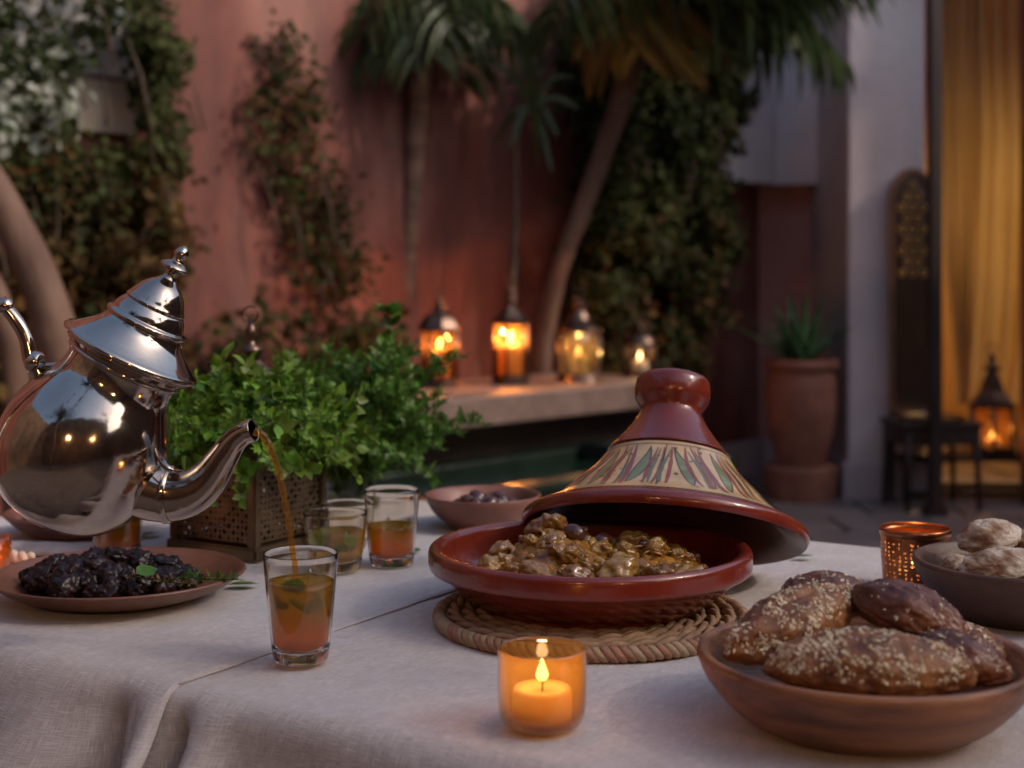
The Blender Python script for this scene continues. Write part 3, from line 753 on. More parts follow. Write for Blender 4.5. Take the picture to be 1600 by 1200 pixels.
def court_lamp(p, label, e):
    t = thing('hanging_lantern', label, 'lantern', p, group='lanterns hanging over the near side of the court')
    obj('cap', lathe(sp([(.02, .17), (.05, .13), (.10, .10), (.11, .09)], 4), 24), M_dkmetal, t)
    obj('glass', lathe(sp([(.10, .09), (.115, 0), (.10, -.09), (.05, -.12), (0, -.125)], 4), 24), M_amber2, t)
    for k in range(8):
        a = k * PI / 4; obj('rib', tube(curve([(.105 * math.cos(a), .105 * math.sin(a), .09), (.12 * math.cos(a), .12 * math.sin(a), 0), (.104 * math.cos(a), .104 * math.sin(a), -.09), (.0, .0, -.13)], 4), .004, 6), M_dkmetal, t)
    obj('bulb', blob(.03, .03, .04, 2, .0), M_lamp, t)
    obj('chain', tube([(0, 0, .17), (0, 0, 2.3)], .004, 6), M_dkmetal, t)
    l = bpy.data.lights.new('lantern_light', 'POINT'); l.energy = e; l.color = (1, .66, .36); l.shadow_soft_size = .07
    lo = bpy.data.objects.new('lantern_light', l); col.objects.link(lo); lo.parent = t; lo.location = (0, 0, 0)
M_amber2 = thin_glass('pale_amber_glass', tint=(1.0, .85, .62), refl=.8, transl=.2, tcol=(1, .8, .5))
court_lamp((-.55, -1.9, 1.95), 'warm glass lantern hanging behind the viewer on the left', 26)
court_lamp((1.05, -1.5, 1.75), 'warm glass lantern hanging behind the viewer on the right', 26)
# hanging lamp that lights the room
hl = thing('hanging_lamp', 'hanging lamp lighting the curtained room from inside', 'lamp', (2.62, 8.0, 1.60))
obj('cord', tube([(0, 0, .16), (0, 0, 1.42)], .004, 6), M_dkmetal, hl)
obj('lamp_shade', lathe(sp([(.03, .16), (.09, .10), (.13, 0), (.135, -.02), (.128, -.02), (.12, 0), (.08, .09), (.03, .14)], 4), 24), M_brass, hl)
b_ = obj('bulb', lathe(sp([(0, -.02), (.025, 0), (.03, .04), (.012, .09), (0, .1)], 4), 16), M_lamp, hl)
l = bpy.data.lights.new('room_light', 'POINT'); l.energy = 24; l.color = (1, .66, .25); l.shadow_soft_size = .05
lo = bpy.data.objects.new('room_light', l); col.objects.link(lo); lo.parent = hl; lo.location = (0, 0, -.06)

# ================================================================== THE TABLE
M_silver = pm('polished_silver', (.56, .48, .41), (.42, .34, .28), scale=14, metal=1.0, rough=.10, rvar=.05, bump=.05, bscale=18)
M_glaze = pm('red_brown_glaze', (.150, .017, .008), (.21, .028, .013), scale=16, rough=.24, coat=.45, bump=.15, bscale=55, rvar=.06, spec=.5, coatr=.05)
M_glazein = pm('dark_inner_glaze', (.055, .018, .012), (.10, .028, .018), scale=20, rough=.35, coat=.3, bump=.1, bscale=50)
M_bowl = pm('carved_walnut', (.085, .028, .012), (.42, .18, .075), scale=16, rough=.42, c3=(.26, .10, .042), lo=.3, hi=.7, stretch=(.5, 1.6, 4.5), bump=.35, bscale=70, detail=8, coat=.15, rvar=.1, coatr=.3)
M_bowl2 = pm('dark_wood_bowl', (.050, .022, .014), (.11, .050, .030), scale=22, rough=.5, stretch=(.35, 1, 1.6), bump=.35, bscale=70)
M_clayplate = pm('brown_clay_plate', (.115, .042, .024), (.20, .080, .045), scale=10, rough=.38, bump=.25, bscale=80, detail=8, coat=.15)
M_claybowl = pm('rose_clay_bowl', (.15, .055, .036), (.25, .10, .068), scale=14, rough=.42, bump=.2, bscale=70, coat=.2)
M_prune = pm('prune_skin', (.008, .004, .005), (.024, .009, .009), scale=60, rough=.36, bump=1.0, bscale=110, coat=.12, spec=.3, coatr=.2)
M_olive = pm('date_skin', (.040, .014, .012), (.11, .04, .028), scale=40, rough=.24, bump=.3, bscale=120, coat=.4)
M_herb = leafmat('herb_leaf', (.11, .23, .022), (.21, .36, .05), island=.5, scale=45, rough=.38, transl=.28)
M_herb2 = leafmat('parsley_leaf', (.050, .130, .014), (.13, .25, .035), island=.55, scale=40, rough=.38, transl=.25)
M_stem = pm('herb_stem', (.06, .13, .03), (.10, .18, .05), scale=40, rough=.5)
M_glass = thin_glass('drinking_glass', tint=(.965, .975, .965), refl=1.15)
M_heavyglass, _nt, _b = newmat('thick_glass_base'); _b.inputs['Transmission Weight'].default_value = 1; _b.inputs['Roughness'].default_value = .02; _b.inputs['IOR'].default_value = 1.48; _b.inputs['Base Color'].default_value = (.97, .95, .90, 1)
def tea_mat(name, c_low, c_up, zc, zw, body=.33):
    m, nt, b = newmat(name); N = nt.nodes; L = nt.links; N.remove(b)
    out = [n for n in N if n.type == 'OUTPUT_MATERIAL'][0]
    tc = N.new('ShaderNodeTexCoord'); sp_ = N.new('ShaderNodeSeparateXYZ'); L.new(tc.outputs['Object'], sp_.inputs[0])
    ns = N.new('ShaderNodeTexNoise'); ns.inputs['Scale'].default_value = 90; ns.inputs['Detail'].default_value = 4; L.new(tc.outputs['Object'], ns.inputs['Vector'])
    ma = N.new('ShaderNodeMath'); ma.operation = 'MULTIPLY_ADD'; ma.inputs[1].default_value = .028; L.new(ns.outputs['Fac'], ma.inputs[0]); L.new(sp_.outputs['Z'], ma.inputs[2])
    mr = N.new('ShaderNodeMapRange'); mr.inputs['From Min'].default_value = zc + .014 - zw; mr.inputs['From Max'].default_value = zc + .014 + zw; L.new(ma.outputs[0], mr.inputs['Value'])
    mix = N.new('ShaderNodeMix'); mix.data_type = 'RGBA'; L.new(mr.outputs[0], mix.inputs[0]); mix.inputs[6].default_value = (*c_low, 1); mix.inputs[7].default_value = (*c_up, 1)
    tr = N.new('ShaderNodeBsdfTransparent'); tl = N.new('ShaderNodeBsdfTranslucent'); df = N.new('ShaderNodeBsdfDiffuse'); gl = N.new('ShaderNodeBsdfGlossy'); gl.inputs['Roughness'].default_value = .03
    for x in (tr, tl, df): L.new(mix.outputs[2], x.inputs[0])
    a = N.new('ShaderNodeMixShader'); a.inputs[0].default_value = .5; L.new(tl.outputs[0], a.inputs[1]); L.new(df.outputs[0], a.inputs[2])
    c = N.new('ShaderNodeMixShader'); c.inputs[0].default_value = body; L.new(tr.outputs[0], c.inputs[1]); L.new(a.outputs[0], c.inputs[2])
    lw = N.new('ShaderNodeLayerWeight'); pw = N.new('ShaderNodeMath'); pw.operation = 'POWER'; pw.inputs[1].default_value = 4; L.new(lw.outputs['Facing'], pw.inputs[0])
    ad = N.new('ShaderNodeMath'); ad.operation = 'MULTIPLY_ADD'; ad.inputs[1].default_value = .5; ad.inputs[2].default_value = .03; L.new(pw.outputs[0], ad.inputs[0])
    d = N.new('ShaderNodeMixShader'); L.new(ad.outputs[0], d.inputs[0]); L.new(c.outputs[0], d.inputs[1]); L.new(gl.outputs[0], d.inputs[2]); L.new(d.outputs[0], out.inputs[0])
    return m
M_tea = tea_mat('amber_mint_tea', (.95, .36, .008), (.72, .46, .05), .028, .012, .38)
M_tea2 = tea_mat('golden_mint_tea', (.95, .68, .16), (.80, .66, .22), .024, .01, .18)
M_stream = tea_mat('pouring_tea', (.97, .66, .26), (.97, .66, .26), 0, 1, .10)

# ------------------------------------------------------------------ table and cloths
NF, NB = .757, 1.572           # front and back edge along tN
TL, TR = -1.45, .42
tb = thing('table', 'long wooden table hidden under the linen cloths', 'table', (0, 0, 0))
def tprism(t0, t1, n0, n1, z0, z1):
    return poly_prism([TT(t0, n0).to_2d(), TT(t1, n0).to_2d(), TT(t1, n1).to_2d(), TT(t0, n1).to_2d()], z0, z1)
obj('table_top', tprism(TL + .01, TR - .01, NF + .012, NB - .012, .715, .7455), M_dkwood, tb, smooth=False)
for t_ in (TL + .12, TR - .12):
    for n_ in (NF + .10, NB - .10): obj('leg', tprism(t_ - .035, t_ + .035, n_ - .035, n_ + .035, 0, .7149), M_dkwood, tb, smooth=False)
def cloth_mat():
    m, nt, b = newmat('natural_linen'); N = nt.nodes; L = nt.links
    uv = N.new('ShaderNodeUVMap'); uv.uv_map = 'weave'
    def nz(sx, sy, sc, det=3):
        mp = N.new('ShaderNodeMapping'); mp.inputs['Scale'].default_value = (sx, sy, 1); L.new(uv.outputs[0], mp.inputs['Vector'])
        n = N.new('ShaderNodeTexNoise'); n.inputs['Scale'].default_value = sc; n.inputs['Detail'].default_value = det; L.new(mp.outputs[0], n.inputs['Vector']); return n.outputs['Fac']
    a, c, d = nz(1, .06, 1400), nz(.06, 1, 1400), nz(1, 1, 9, 6)
    e = nz(1, .25, 120); 
    def math_(op, x, y, z=None):
        n = N.new('ShaderNodeMath'); n.operation = op
        for i, q in enumerate((x, y, z)):
            if q is None: continue
            if isinstance(q, (int, float)): n.inputs[i].default_value = q
            else: L.new(q, n.inputs[i])
        return n.outputs[0]
    wv = math_('MAXIMUM', a, c)
    r = N.new('ShaderNodeValToRGB'); r.color_ramp.elements[0].position = .45; r.color_ramp.elements[1].position = .66
    r.color_ramp.elements[0].color = (.45, .405, .395, 1); r.color_ramp.elements[1].color = (.66, .61, .605, 1)
    L.new(wv, r.inputs['Fac'])
    mx = N.new('ShaderNodeMix'); mx.data_type = 'RGBA'; mx.blend_type = 'MULTIPLY'; mx.inputs[0].default_value = .5
    r2 = N.new('ShaderNodeValToRGB'); r2.color_ramp.elements[0].position = .35; r2.color_ramp.elements[1].position = .62
    r2.color_ramp.elements[0].color = (.66, .62, .58, 1); r2.color_ramp.elements[1].color = (1, 1, 1, 1)
    L.new(math_('MULTIPLY_ADD', e, .4, math_('MULTIPLY', d, .6)), r2.inputs['Fac'])
    L.new(r.outputs[0], mx.inputs[6]); L.new(r2.outputs[0], mx.inputs[7]); L.new(mx.outputs[2], b.inputs['Base Color'])
    f_ = nz(1, .5, 22, 3); g_ = nz(.4, 1, 30, 3)
    hb = math_('MULTIPLY_ADD', e, .8, math_('MULTIPLY_ADD', d, 1.5, math_('MULTIPLY_ADD', f_, 4.5, math_('MULTIPLY_ADD', g_, 3.5, wv))))
    bp = N.new('ShaderNodeBump'); bp.inputs['Strength'].default_value = .6; bp.inputs['Distance'].default_value = .0012
    L.new(hb, bp.inputs['Height']); L.new(bp.outputs[0], b.inputs['Normal'])
    b.inputs['Roughness'].default_value = .9; b.inputs['Sheen Weight'].default_value = .25; b.inputs['Specular IOR Level'].default_value = .2
    return m
M_cloth = cloth_mat()
def cloth(name, label, t0, t1, z, drop, seed, gather=None):
    st_t, st_s = .006, .006
    rho = .018
    W = NB - NF
    ss = []
    s = -drop
    arc = rho * PI / 2
    while s < W + .30: ss.append(s); s += st_s
    nt_ = int((t1 - t0) / st_t) + 1
    vs, fs, uv = [], [], []
    for i in range(nt_ + 1):
        t = t0 + (t1 - t0) * i / nt_
        for s in ss:
            e = 0 if s < W / 2 else 1
            q = -s if not e else s - W
            q += rho                         # start the bend rho before the edge
            if q <= 0:
                n = NF + s; zz = z; h = 0
            elif q < arc:
                a = q / rho; n_off = rho * math.sin(a); zz = z - rho * (1 - math.cos(a)); h = 0
                n = (NF + rho - n_off) if not e else (NB - rho + n_off)
            else:
                h = q - arc; zz = z - rho - h
                n = NF if not e else NB
            tt_ = t
            if h > 0 or (q > 0):
                k = min(1, max(0, (q) / .13)); k = k * k * (3 - 2 * k)
                f = noise.noise(Vector((t * 5.2 + seed, h * .7, e * 9))) * 1.0 + .5 * noise.noise(Vector((t * 13 + seed, h * 1.5, 3 + e)))
                out = k * (.030 + .055 * f) + h * .05
                if gather and not e:
                    for (gt, gw, ga) in gather:
                        g = math.exp(-((t - gt - h * .10) / gw) ** 2); out += k * ga * g
                n += -out if not e else out
                tt_ += k * .02 * math.sin(t * 17 + seed)
            zz += (.0018 * noise.noise(Vector((t * 7, s * 9, seed))) + .0011 * noise.noise(Vector((t * 24, s * 15, seed))) + .0004 * noise.noise(Vector((t * 70, s * 40, seed)))) if q <= 0 else 0
            p = TT(tt_, n, zz); vs.append(p); uv.append((t, s))
    m = len(ss)
    for i in range(nt_):
        for j in range(m - 1):
            fs.append((i * m + j, (i + 1) * m + j, (i + 1) * m + j + 1, i * m + j + 1))
    me = bpy.data.meshes.new(name); me.from_pydata([tuple(v) for v in vs], [], fs); me.materials.append(M_cloth)
    me.polygons.foreach_set('use_smooth', [True] * len(fs))
    ul = me.uv_layers.new(name='weave')
    flat = []
    for l in me.loops: flat += uv[l.vertex_index]
    ul.data.foreach_set('uv', flat)
    o = bpy.data.objects.new(name, me); col.objects.link(o)
    sm = o.modifiers.new('thickness', 'SOLIDIFY'); sm.thickness = .0022; sm.offset = 1
    return tag(o, label, 'tablecloth')
SEAM = -.747
cl_r = cloth('tablecloth', 'grey lilac linen cloth under the tagine and the bread bowls', SEAM - .035, TR, .7465, .50, 3.0, [(SEAM + .045, .020, .075), (SEAM + .014, .013, -.075), (SEAM + .5, .06, .03), (SEAM + .2, .04, -.02)])
cl_l = cloth('tablecloth', 'linen cloth overlapping on the left under the fruit plate with a seamed edge', TL, SEAM, .7486, .52, 8.0, [(SEAM - .010, .014, .075), (SEAM - .050, .018, -.070), (SEAM - .13, .04, .02), (SEAM - .35, .05, .03)])
hem = MB()
hp = []
for k in range(70):
    n_ = NF + .012 + (NB - NF - .024) * k / 69
    hp.append(TT(SEAM + .0011 * noise.noise(Vector((k * .31, 2, 0))), n_, .7500 + .0004 * noise.noise(Vector((k * .5, 7, 0)))))
obj('hem', tube(hp, .0013, 6, True, .6), M_cloth, cl_l)

# ------------------------------------------------------------------ herbs
rg = random.Random(31)
def sprig(rg, L, n, ls, lobed, bend, name, mats, parent):
    mb = MB()
    pts = curve([(0, 0, 0), (bend * .15 * L, 0, L * .4), (bend * .45 * L, 0, L * .78), (bend * .8 * L, 0, L * .98)], 4)
    mb.add(*tube(pts, [.0011 * (1 - .6 * i / len(pts)) for i in range(len(pts))], 5), 1)
    for i in range(n):
        u = .30 + .70 * (i / (n - 1)); fi = u * (len(pts) - 1); a = int(min(fi, len(pts) - 2)); p = pts[a].lerp(pts[a + 1], fi - a)
        az = i * 2.2 + rg.uniform(-.4, .4)
        s = ls * (1.15 - .5 * u) * rg.uniform(.75, 1.2)
        el = rg.uniform(-.1, .7) + .5 * u
        base = Matrix.Translation(p) @ Matrix.Rotation(az, 4, 'Z') @ Matrix.Rotation(el, 4, 'X') @ Matrix.Rotation(rg.uniform(-.5, .5), 4, 'Y')
        if lobed:
            mb.add(*tube([p, base @ Vector((0, s * .5, 0))], .0006, 4, False), 1)
            for q, (da, dy, ss_) in enumerate(((0, .55, .62), (.85, .38, .5), (-.85, .38, .5), (1.5, .2, .38), (-1.5, .2, .38))):
                Mq = base @ Matrix.Translation((0, s * dy * .8, 0)) @ Matrix.Rotation(da + rg.uniform(-.15, .15), 4, 'Z') @ Matrix.Rotation(rg.uniform(-.4, .3), 4, 'X') @ Matrix.Scale(s * ss_, 4)
                vs = [(0, 0, 0), (.12, .26, .06), (.40, .52, .02), (.16, .56, .05), (.28, .98, -.03), (.07, .80, .03), (0, 1.25, -.10), (-.07, .80, .03), (-.28, .98, -.03), (-.16, .56, .05), (-.40, .52, .02), (-.12, .26, .06), (0, .45, -.03)]
                mb.add(vs, [(12, k, k + 1) for k in range(11)] + [(12, 11, 0)], 0, Mq)
        else:
            mb.add(LEAF8, LEAF8F, 0, base @ Matrix.Scale(s, 4))
    o = mb.build(name, mats, parent, smooth=True)
    return o
def bunch(root, protos, spec):
    for (loc, q, s) in spec:
        o = rg.choice(protos)
        if o.get('used'):
            o = o.copy(); col.objects.link(o); o.parent = root
        else: o['used'] = 1
        o.matrix_local = Matrix.Translation(loc) @ q @ Matrix.Scale(s, 4)
    for p in protos:
        pass

# perforated panels -----------------------------------------------------------
def pierced(nu, nv, mapf, hole):
    """a sheet of cells, each with an eight sided hole; mapf(u in cells, v in cells) -> point"""
    vs, fs = [], []; idx = {}
    def corner(i, j, h):
        k = (i, j, h)
        if k not in idx: idx[k] = len(vs); vs.append(mapf(i + (.5 if h == 1 else 0), j + (.5 if h == 2 else 0)))
        return idx[k]
    for i in range(nu):
        for j in range(nv):
            o = [corner(i, j, 0), corner(i, j, 1), corner(i + 1, j, 0), corner(i + 1, j, 2), corner(i + 1, j + 1, 0), corner(i, j + 1, 1), corner(i, j + 1, 0), corner(i, j, 2)]
            r = hole(i, j)
            if r == 0: fs.append(tuple(o)); continue
            b = len(vs)
            for a in range(8):
                ang = -PI * .75 + a * PI / 4
                vs.append(mapf(i + .5 + r[0] * math.cos(ang), j + .5 + r[1] * math.sin(ang)))
            for a in range(8): fs.append((o[a], o[(a + 1) % 8], b + (a + 1) % 8, b + a))
    return vs, fs

M_box = pm('tarnished_brass_box', (.115, .085, .050), (.20, .14, .085), scale=30, rough=.42, metal=.85, bump=.3, bscale=90)
BXC = (P(285, 868, 1.522) + P(490, 850, 1.587)) / 2; BXC.z = TZ
bx = thing('pierced_box', 'square pierced brass planter box brimming with fresh mint', 'planter', (BXC.x, BXC.y, .7525), (0, 0, -R(31)))
bw, bh_ = .058, .142
for k in range(4):
    Mk = Matrix.Rotation(k * PI / 2, 4, 'Z')
    rr = random.Random(50 + k)
    cell = .0062; nu = int((bw - .008) * 2 / cell); nv = int((bh_ - .034) / cell)
    def mf(u, v): return tuple(Mk @ Vector((-bw + .008 + u * (2 * (bw - .008)) / nu, -bw + .001, .018 + v * (bh_ - .034) / nv)))
    def hf(i, j):
        d = abs(i - nu / 2 + .5) + abs(j - nv / 2 + .5)
        s = .38 if (i + j) % 2 else .22
        if int(d) % 5 == 0: s = .16
        s *= rr.uniform(.75, 1.15)
        return (s, s)
    o = obj('pierced_panel', pierced(nu, nv, mf, hf), M_box, bx, smooth=False)
    sm = o.modifiers.new('thickness', 'SOLIDIFY'); sm.thickness = .0012
for sx in (-1, 1):
    for sy in (-1, 1): obj('corner_post', box((sx * (bw - .003), sy * (bw - .003), .078), (.011, .011, .128), 0, .0015), M_box, bx, smooth=False)
obj('base', box((0, 0, .007), (.126, .126, .014), 0, .002), M_box, bx, smooth=False)
obj('floor_plate', box((0, 0, .0165), (.10, .10, .003)), M_box, bx, smooth=False)
for k in range(4):
    Mk = Matrix.Rotation(k * PI / 2, 4, 'Z')
    b_ = box((0, -bw + .003, bh_ - .008), (.1045, .0105, .012), 0, .001)
    obj('rim', ([tuple(Mk @ Vector(v)) for v in b_[0]], b_[1]), M_box, bx, smooth=False)
mint = thing('mint', 'bright green mint heaped in the pierced brass box', 'herbs', (BXC.x, BXC.y, .7525 + .10))
pr_ = [sprig(rg, .075, 15, .024, (i + 1) % 2, .5 + .15 * i, 'sprig', [M_herb, M_stem], mint) for i in range(4)]
spec = []
for i in range(120):
    az = i * 2.39996; rr = math.sqrt((i + .5) / 120)
    tilt = rr * 1.45 + rg.uniform(-.2, .2)
    loc = Vector((math.cos(az) * rr * .046, math.sin(az) * rr * .046, .012 - .004 * rr))
    q = Matrix.Rotation(az, 4, 'Z') @ Matrix.Rotation(tilt, 4, 'Y') @ Matrix.Rotation(rg.uniform(0, 6.28), 4, 'Z')
    spec.append((loc, q, rg.uniform(.75, 1.1)))
bunch(mint, pr_, spec)

# second lantern behind the box
LB = P(392, 560, 1.735); LB.z = TZ
frame_lantern(Vector((LB.x, LB.y, .753)), .042, .15, .045, .050, 6, 'dark lantern standing behind the mint box with only its knobbed top showing', M_cleargl, 'dome', 0, M_dkmetal)

# parsley in a jar
JC = T(548, 795); 
jar = thing('herb_jar', 'glass jar of water holding the tall herb bunch', 'jar', (JC.x, JC.y, .7500))
obj('jar_glass', lathe(sp([(0, .001), (.026, .001), (.031, .006), (.033, .03), (.031, .06), (.028, .08), (.031, .092)], 4), 36), M_glass, jar)
obj('water', lathe(sp([(0, .004), (.025, .004), (.029, .01), (.031, .03), (.029, .06), (0, .06)], 3), 32), thin_glass('jar_water', tint=(.55, .62, .42), refl=.6), jar)
par = thing('herb_bunch', 'tall feathery bunch of dark green parsley standing in a glass jar', 'herbs', (JC.x, JC.y, .7500 + .012))
pr_ = [sprig(rg, .215, 26, .030, 1, .25 + .12 * i, 'sprig', [M_herb2, M_stem], par) for i in range(5)]
spec = []
for i in range(90):
    az = i * 2.39996; rr = math.sqrt((i + .5) / 90)
    tilt = rr * .52 + rg.uniform(-.17, .17)
    loc = Vector((math.cos(az) * rr * .016, math.sin(az) * rr * .016, .0))
    q = Matrix.Rotation(az, 4, 'Z') @ Matrix.Rotation(tilt, 4, 'Y') @ Matrix.Rotation(rg.uniform(-.5, .5), 4, 'Z')
    s = rg.choice([.55, .65, .75, .85, .92, 1.0]) * rg.uniform(.9, 1.05) * (1.0 if rr < .5 else .92)
    spec.append((loc, q, s))
# side shoots filling the crown
pr2 = [sprig(rg, .10, 15, .028, 1, .8, 'side_sprig', [M_herb2, M_stem], par) for i in range(3)]
bunch(par, pr_, spec)
spec = []
for i in range(80):
    az = rg.uniform(0, 6.28); rr = rg.random() ** .5 * .046; z = rg.uniform(.05, .15)
    loc = Vector((math.cos(az) * rr + .004, math.sin(az) * rr, z))
    q = Matrix.Rotation(az, 4, 'Z') @ Matrix.Rotation(.25 + rr * 13 + rg.uniform(-.3, .6), 4, 'Y') @ Matrix.Rotation(rg.uniform(-.7, .7), 4, 'Z')
    spec.append((loc, q, rg.uniform(.6, .9)))
# three tall shoots
for (dx, tl_, s) in ((.024, .18, 1.0),):
    pass
bunch(par, pr2, spec)
par.scale = (.80, .80, 1.0)
tall = sprig(rg, .245, 16, .036, 0, .12, 'tall_shoot', [M_herb2, M_stem], par); tall.matrix_local = Matrix.Rotation(.20, 4, 'Y'); tall['label'] = 'tallest shoot with a star of leaves at its tip'
topl = MB()
for k in range(9):
    Mq = Matrix.Translation((.062, 0, .238)) @ Matrix.Rotation(k * .70, 4, 'Z') @ Matrix.Rotation(.35 + .1 * (k % 3), 4, 'X') @ Matrix.Scale(.032, 4)
    topl.add(LEAF8, LEAF8F, 0, Mq)
topl.build('tip_leaves', M_herb2, par)

# ------------------------------------------------------------------ tea glasses
def etched_star(r, z, az, s):
    mb = MB()
    for k in range(8):
        a = k * PI / 4; l = s * (1 if k % 2 == 0 else .6)
        c = Vector((0, 0, 0)); e = Vector((math.cos(a) * l, math.sin(a) * l, 0)); n_ = Vector((-math.sin(a), math.cos(a), 0)) * s * .09
        q = [c - n_, e, c + n_]
        out = []
        for v in q:
            an = az + v.x / r; out.append((math.cos(an) * (r + .0004), math.sin(an) * (r + .0004), z + v.y))
        mb.add(out, [(0, 1, 2)])
    return mb
M_gilt = pm('gilt_decoration', (.75, .55, .28), metal=1.0, rough=.3)
def tea_glass(loc, rt, rb, h, level, label, mat, stars=False, mintleaf=True, seed=0):
    g = thing('tea_glass', label, 'glass', loc, (0, 0, seed * .7), group='mint tea glasses')
    base = .010
    def r_at(z): u = z / h; return rb + (rt - rb) * (u ** .85)
    outer = [(r_at(z), z) for z in [base + (h - base) * i / 14 for i in range(15)]]
    inner = [(r - .0013, z) for r, z in outer]
    prof = sp([(0, .0012), (rb * .6, .0008), (rb * .88, .0002), (rb * .99, .0022)], 3) + outer + [(rt - .0002, h + .0008), (rt - .0011, h + .0008)] + inner[::-1] + [(rb * .8, base), (0, base - .0004)]
    obj('glass_body', lathe(prof, 64, .004, seed), M_heavyglass, g)
    lp = [(0, base + .0004), (rb * .8, base + .0006), (rb - .0021, base + .002)] + [(r - .0019, z) for r, z in [(r_at(base + (level - base) * i / 8), base + (level - base) * i / 8) for i in range(1, 9)]] + [(r_at(level) * .7, level - .0006), (0, level - .0006)]
    obj('tea', lathe(lp, 48), mat, g)
    rr = random.Random(seed)
    if mintleaf:
        for k in range(7):
            a = -PI / 2 + rr.uniform(-1.5, 1.7); q = r_at(level) * rr.uniform(.35, .72)
            M = Matrix.Translation((math.cos(a - seed * .7) * q, math.sin(a - seed * .7) * q, level - rr.uniform(-.003, .020))) @ Matrix.Rotation(rr.uniform(0, 6), 4, 'Z') @ Matrix.Rotation(rr.uniform(.5, 1.5), 4, 'X') @ Matrix.Scale(.018, 4) @ Matrix.Translation((0, -.5, 0))
            obj('mint_leaf', (LEAF8, LEAF8F), M_herb, g, M=M)
    if stars:
        for k in range(7):
            etched_star(r_at(h * .55), h * .55, k * 2 * PI / 7 - seed * .7, .0055).build('gilt_star', M_gilt, g, smooth=False)
    return g
def tp(px, py, z=.7500): p = T(px, py, .75); p.z = z; return p
G1 = tp(470, 1036, .7520)
tea_glass(G1 , .0291, .0212, .083, .062, 'front glass being filled with amber tea under the spout', M_tea, mintleaf=True, seed=1)
G2 = tp(612, 886); tea_glass(G2 + Vector((0, 0, .002)), .0288, .0222, .078, .042, 'tall glass with gilt stars, half full of golden tea, beside the olive bowl', M_tea, stars=True, seed=2, mintleaf=False)
G3 = tp(524, 894); tea_glass(G3+ Vector((0, 0, .002)), .0325, .0250, .058, .040, 'short wide glass of pale tea with mint between two taller glasses', M_tea2, stars=False, seed=3)
G4 = T(541, 861); G4.z = .752; tea_glass(G4, .0275, .0210, .050, .022, 'small nearly empty glass behind the short wide one', M_tea2, seed=4, mintleaf=False)
G5 = tp(183, 872, .752); tea_glass(G5, .0285, .0235, .072, .046, 'glass of amber mint tea seen under the belly of the teapot', M_tea, seed=5)

# ------------------------------------------------------------------ teapot
KP = 1.12 / F
TPC = P(128, 703, 1.12); TILT = R(27)
MT = Matrix.Translation(TPC) @ Matrix.Rotation(TILT, 4, 'Y')
MTi = MT.inverted()
tpot = thing('teapot', 'tilted polished silver teapot pouring tea from its curved spout', 'teapot', M=MT)
def kp(pts): return [(r * KP, z * KP) for r, z in pts]
body = kp(sp([(0, -122), (44, -121), (58, -118), (88, -103), (114, -72), (128, -34), (132, 0), (128, 35), (117, 66), (102, 93), (91, 113), (87, 130), (89, 147), (99, 158), (104, 163)], 5)) 
body += kp([(104, 165), (98, 164), (80, 150)])
obj('body', lathe(body, 96), M_silver, tpot)
obj('neck_band', lathe(kp(sp([(85, 146), (90, 144), (93, 148), (91, 152), (88, 152)], 3)), 96), M_silver, tpot)
lid = kp([(100, 165.5), (106, 165), (111, 168), (112, 171), (109, 175)] + sp([(104, 177), (90, 187), (75, 200), (66, 210), (62, 218)], 4) + sp([(62, 218), (66, 221), (66, 226), (61, 229)], 3) + sp([(60, 230), (57, 238), (51, 248), (47, 252)], 4) + sp([(47, 252), (49, 255), (46, 260), (42, 268), (35, 279), (26, 289), (17, 296), (12, 301)], 4))
lo_ = obj('lid', lathe(lid, 96), M_silver, tpot)
kn = kp(sp([(13, 300), (10, 306), (11, 312)], 3) + sp([(11, 312), (20, 315), (24, 320), (18, 326), (11, 329)], 3) + sp([(11, 329), (9, 336), (12, 342), (10, 349), (5, 355), (0, 357)], 3))
obj('knob', lathe(kn, 32), M_silver, lo_)
def lp(px, py, d=1.12): return MTi @ P(px, py, d)
spts = [lp(195, 745, 1.12), lp(235, 765, 1.118), lp(268, 773, 1.116), (lp(299, 768, 1.113)), lp(326, 747, 1.111), lp(347, 717, 1.108), lp(365, 691, 1.106), lp(382, 677, 1.104), lp(396, 672, 1.102)]
srad = [x * KP for x in (50, 48, 42, 36, 30, 24, 19.5, 17.5, 18)]
sc_ = curve(spts, 8)
sr_ = []
for i in range(len(sc_)):
    f = i / 8; a = min(int(f), len(srad) - 2); sr_.append(srad[a] + (srad[a + 1] - srad[a]) * min(1, f - a))
so = obj('spout', tube(sc_, sr_, 32, False), M_silver, tpot)
mo = so.modifiers.new('wall', 'SOLIDIFY'); mo.thickness = .0012; mo.offset = -1
# cast leaf where the spout joins the body
orn = [lp(243, 700, 1.092), lp(250, 716, 1.082), lp(260, 730, 1.076), lp(272, 736, 1.078), lp(284, 737, 1.086)]
obj('spout_ornament', tube(curve(orn, 6), [x * KP for x in ([1, 2, 2, 3, 3, 4, 4, 5, 5, 5, 5, 5, 5, 5, 5, 4, 4, 4, 3, 3, 3, 2, 2, 1, 1])][:25], 12), M_silver, tpot)
obj('spout_collar', tube([sc_[14], sc_[15], sc_[16], sc_[17]], [sr_[14] * 1.02, sr_[15] * 1.07, sr_[16] * 1.07, sr_[17] * 1.02], 32, False), M_silver, tpot)
hpts = [lp(72, 612), lp(62, 588), lp(48, 560), lp(40, 528), lp(26, 502), lp(4, 478), lp(-30, 462), lp(-80, 470), lp(-125, 520), lp(-135, 600), lp(-105, 680), lp(-55, 735), lp(5, 760), lp(30, 765)]
hr_ = [15, 12, 13, 11, 11, 10, 9, 10, 11, 11, 10, 10, 11, 13]
hc = curve(hpts, 6); hrr = []
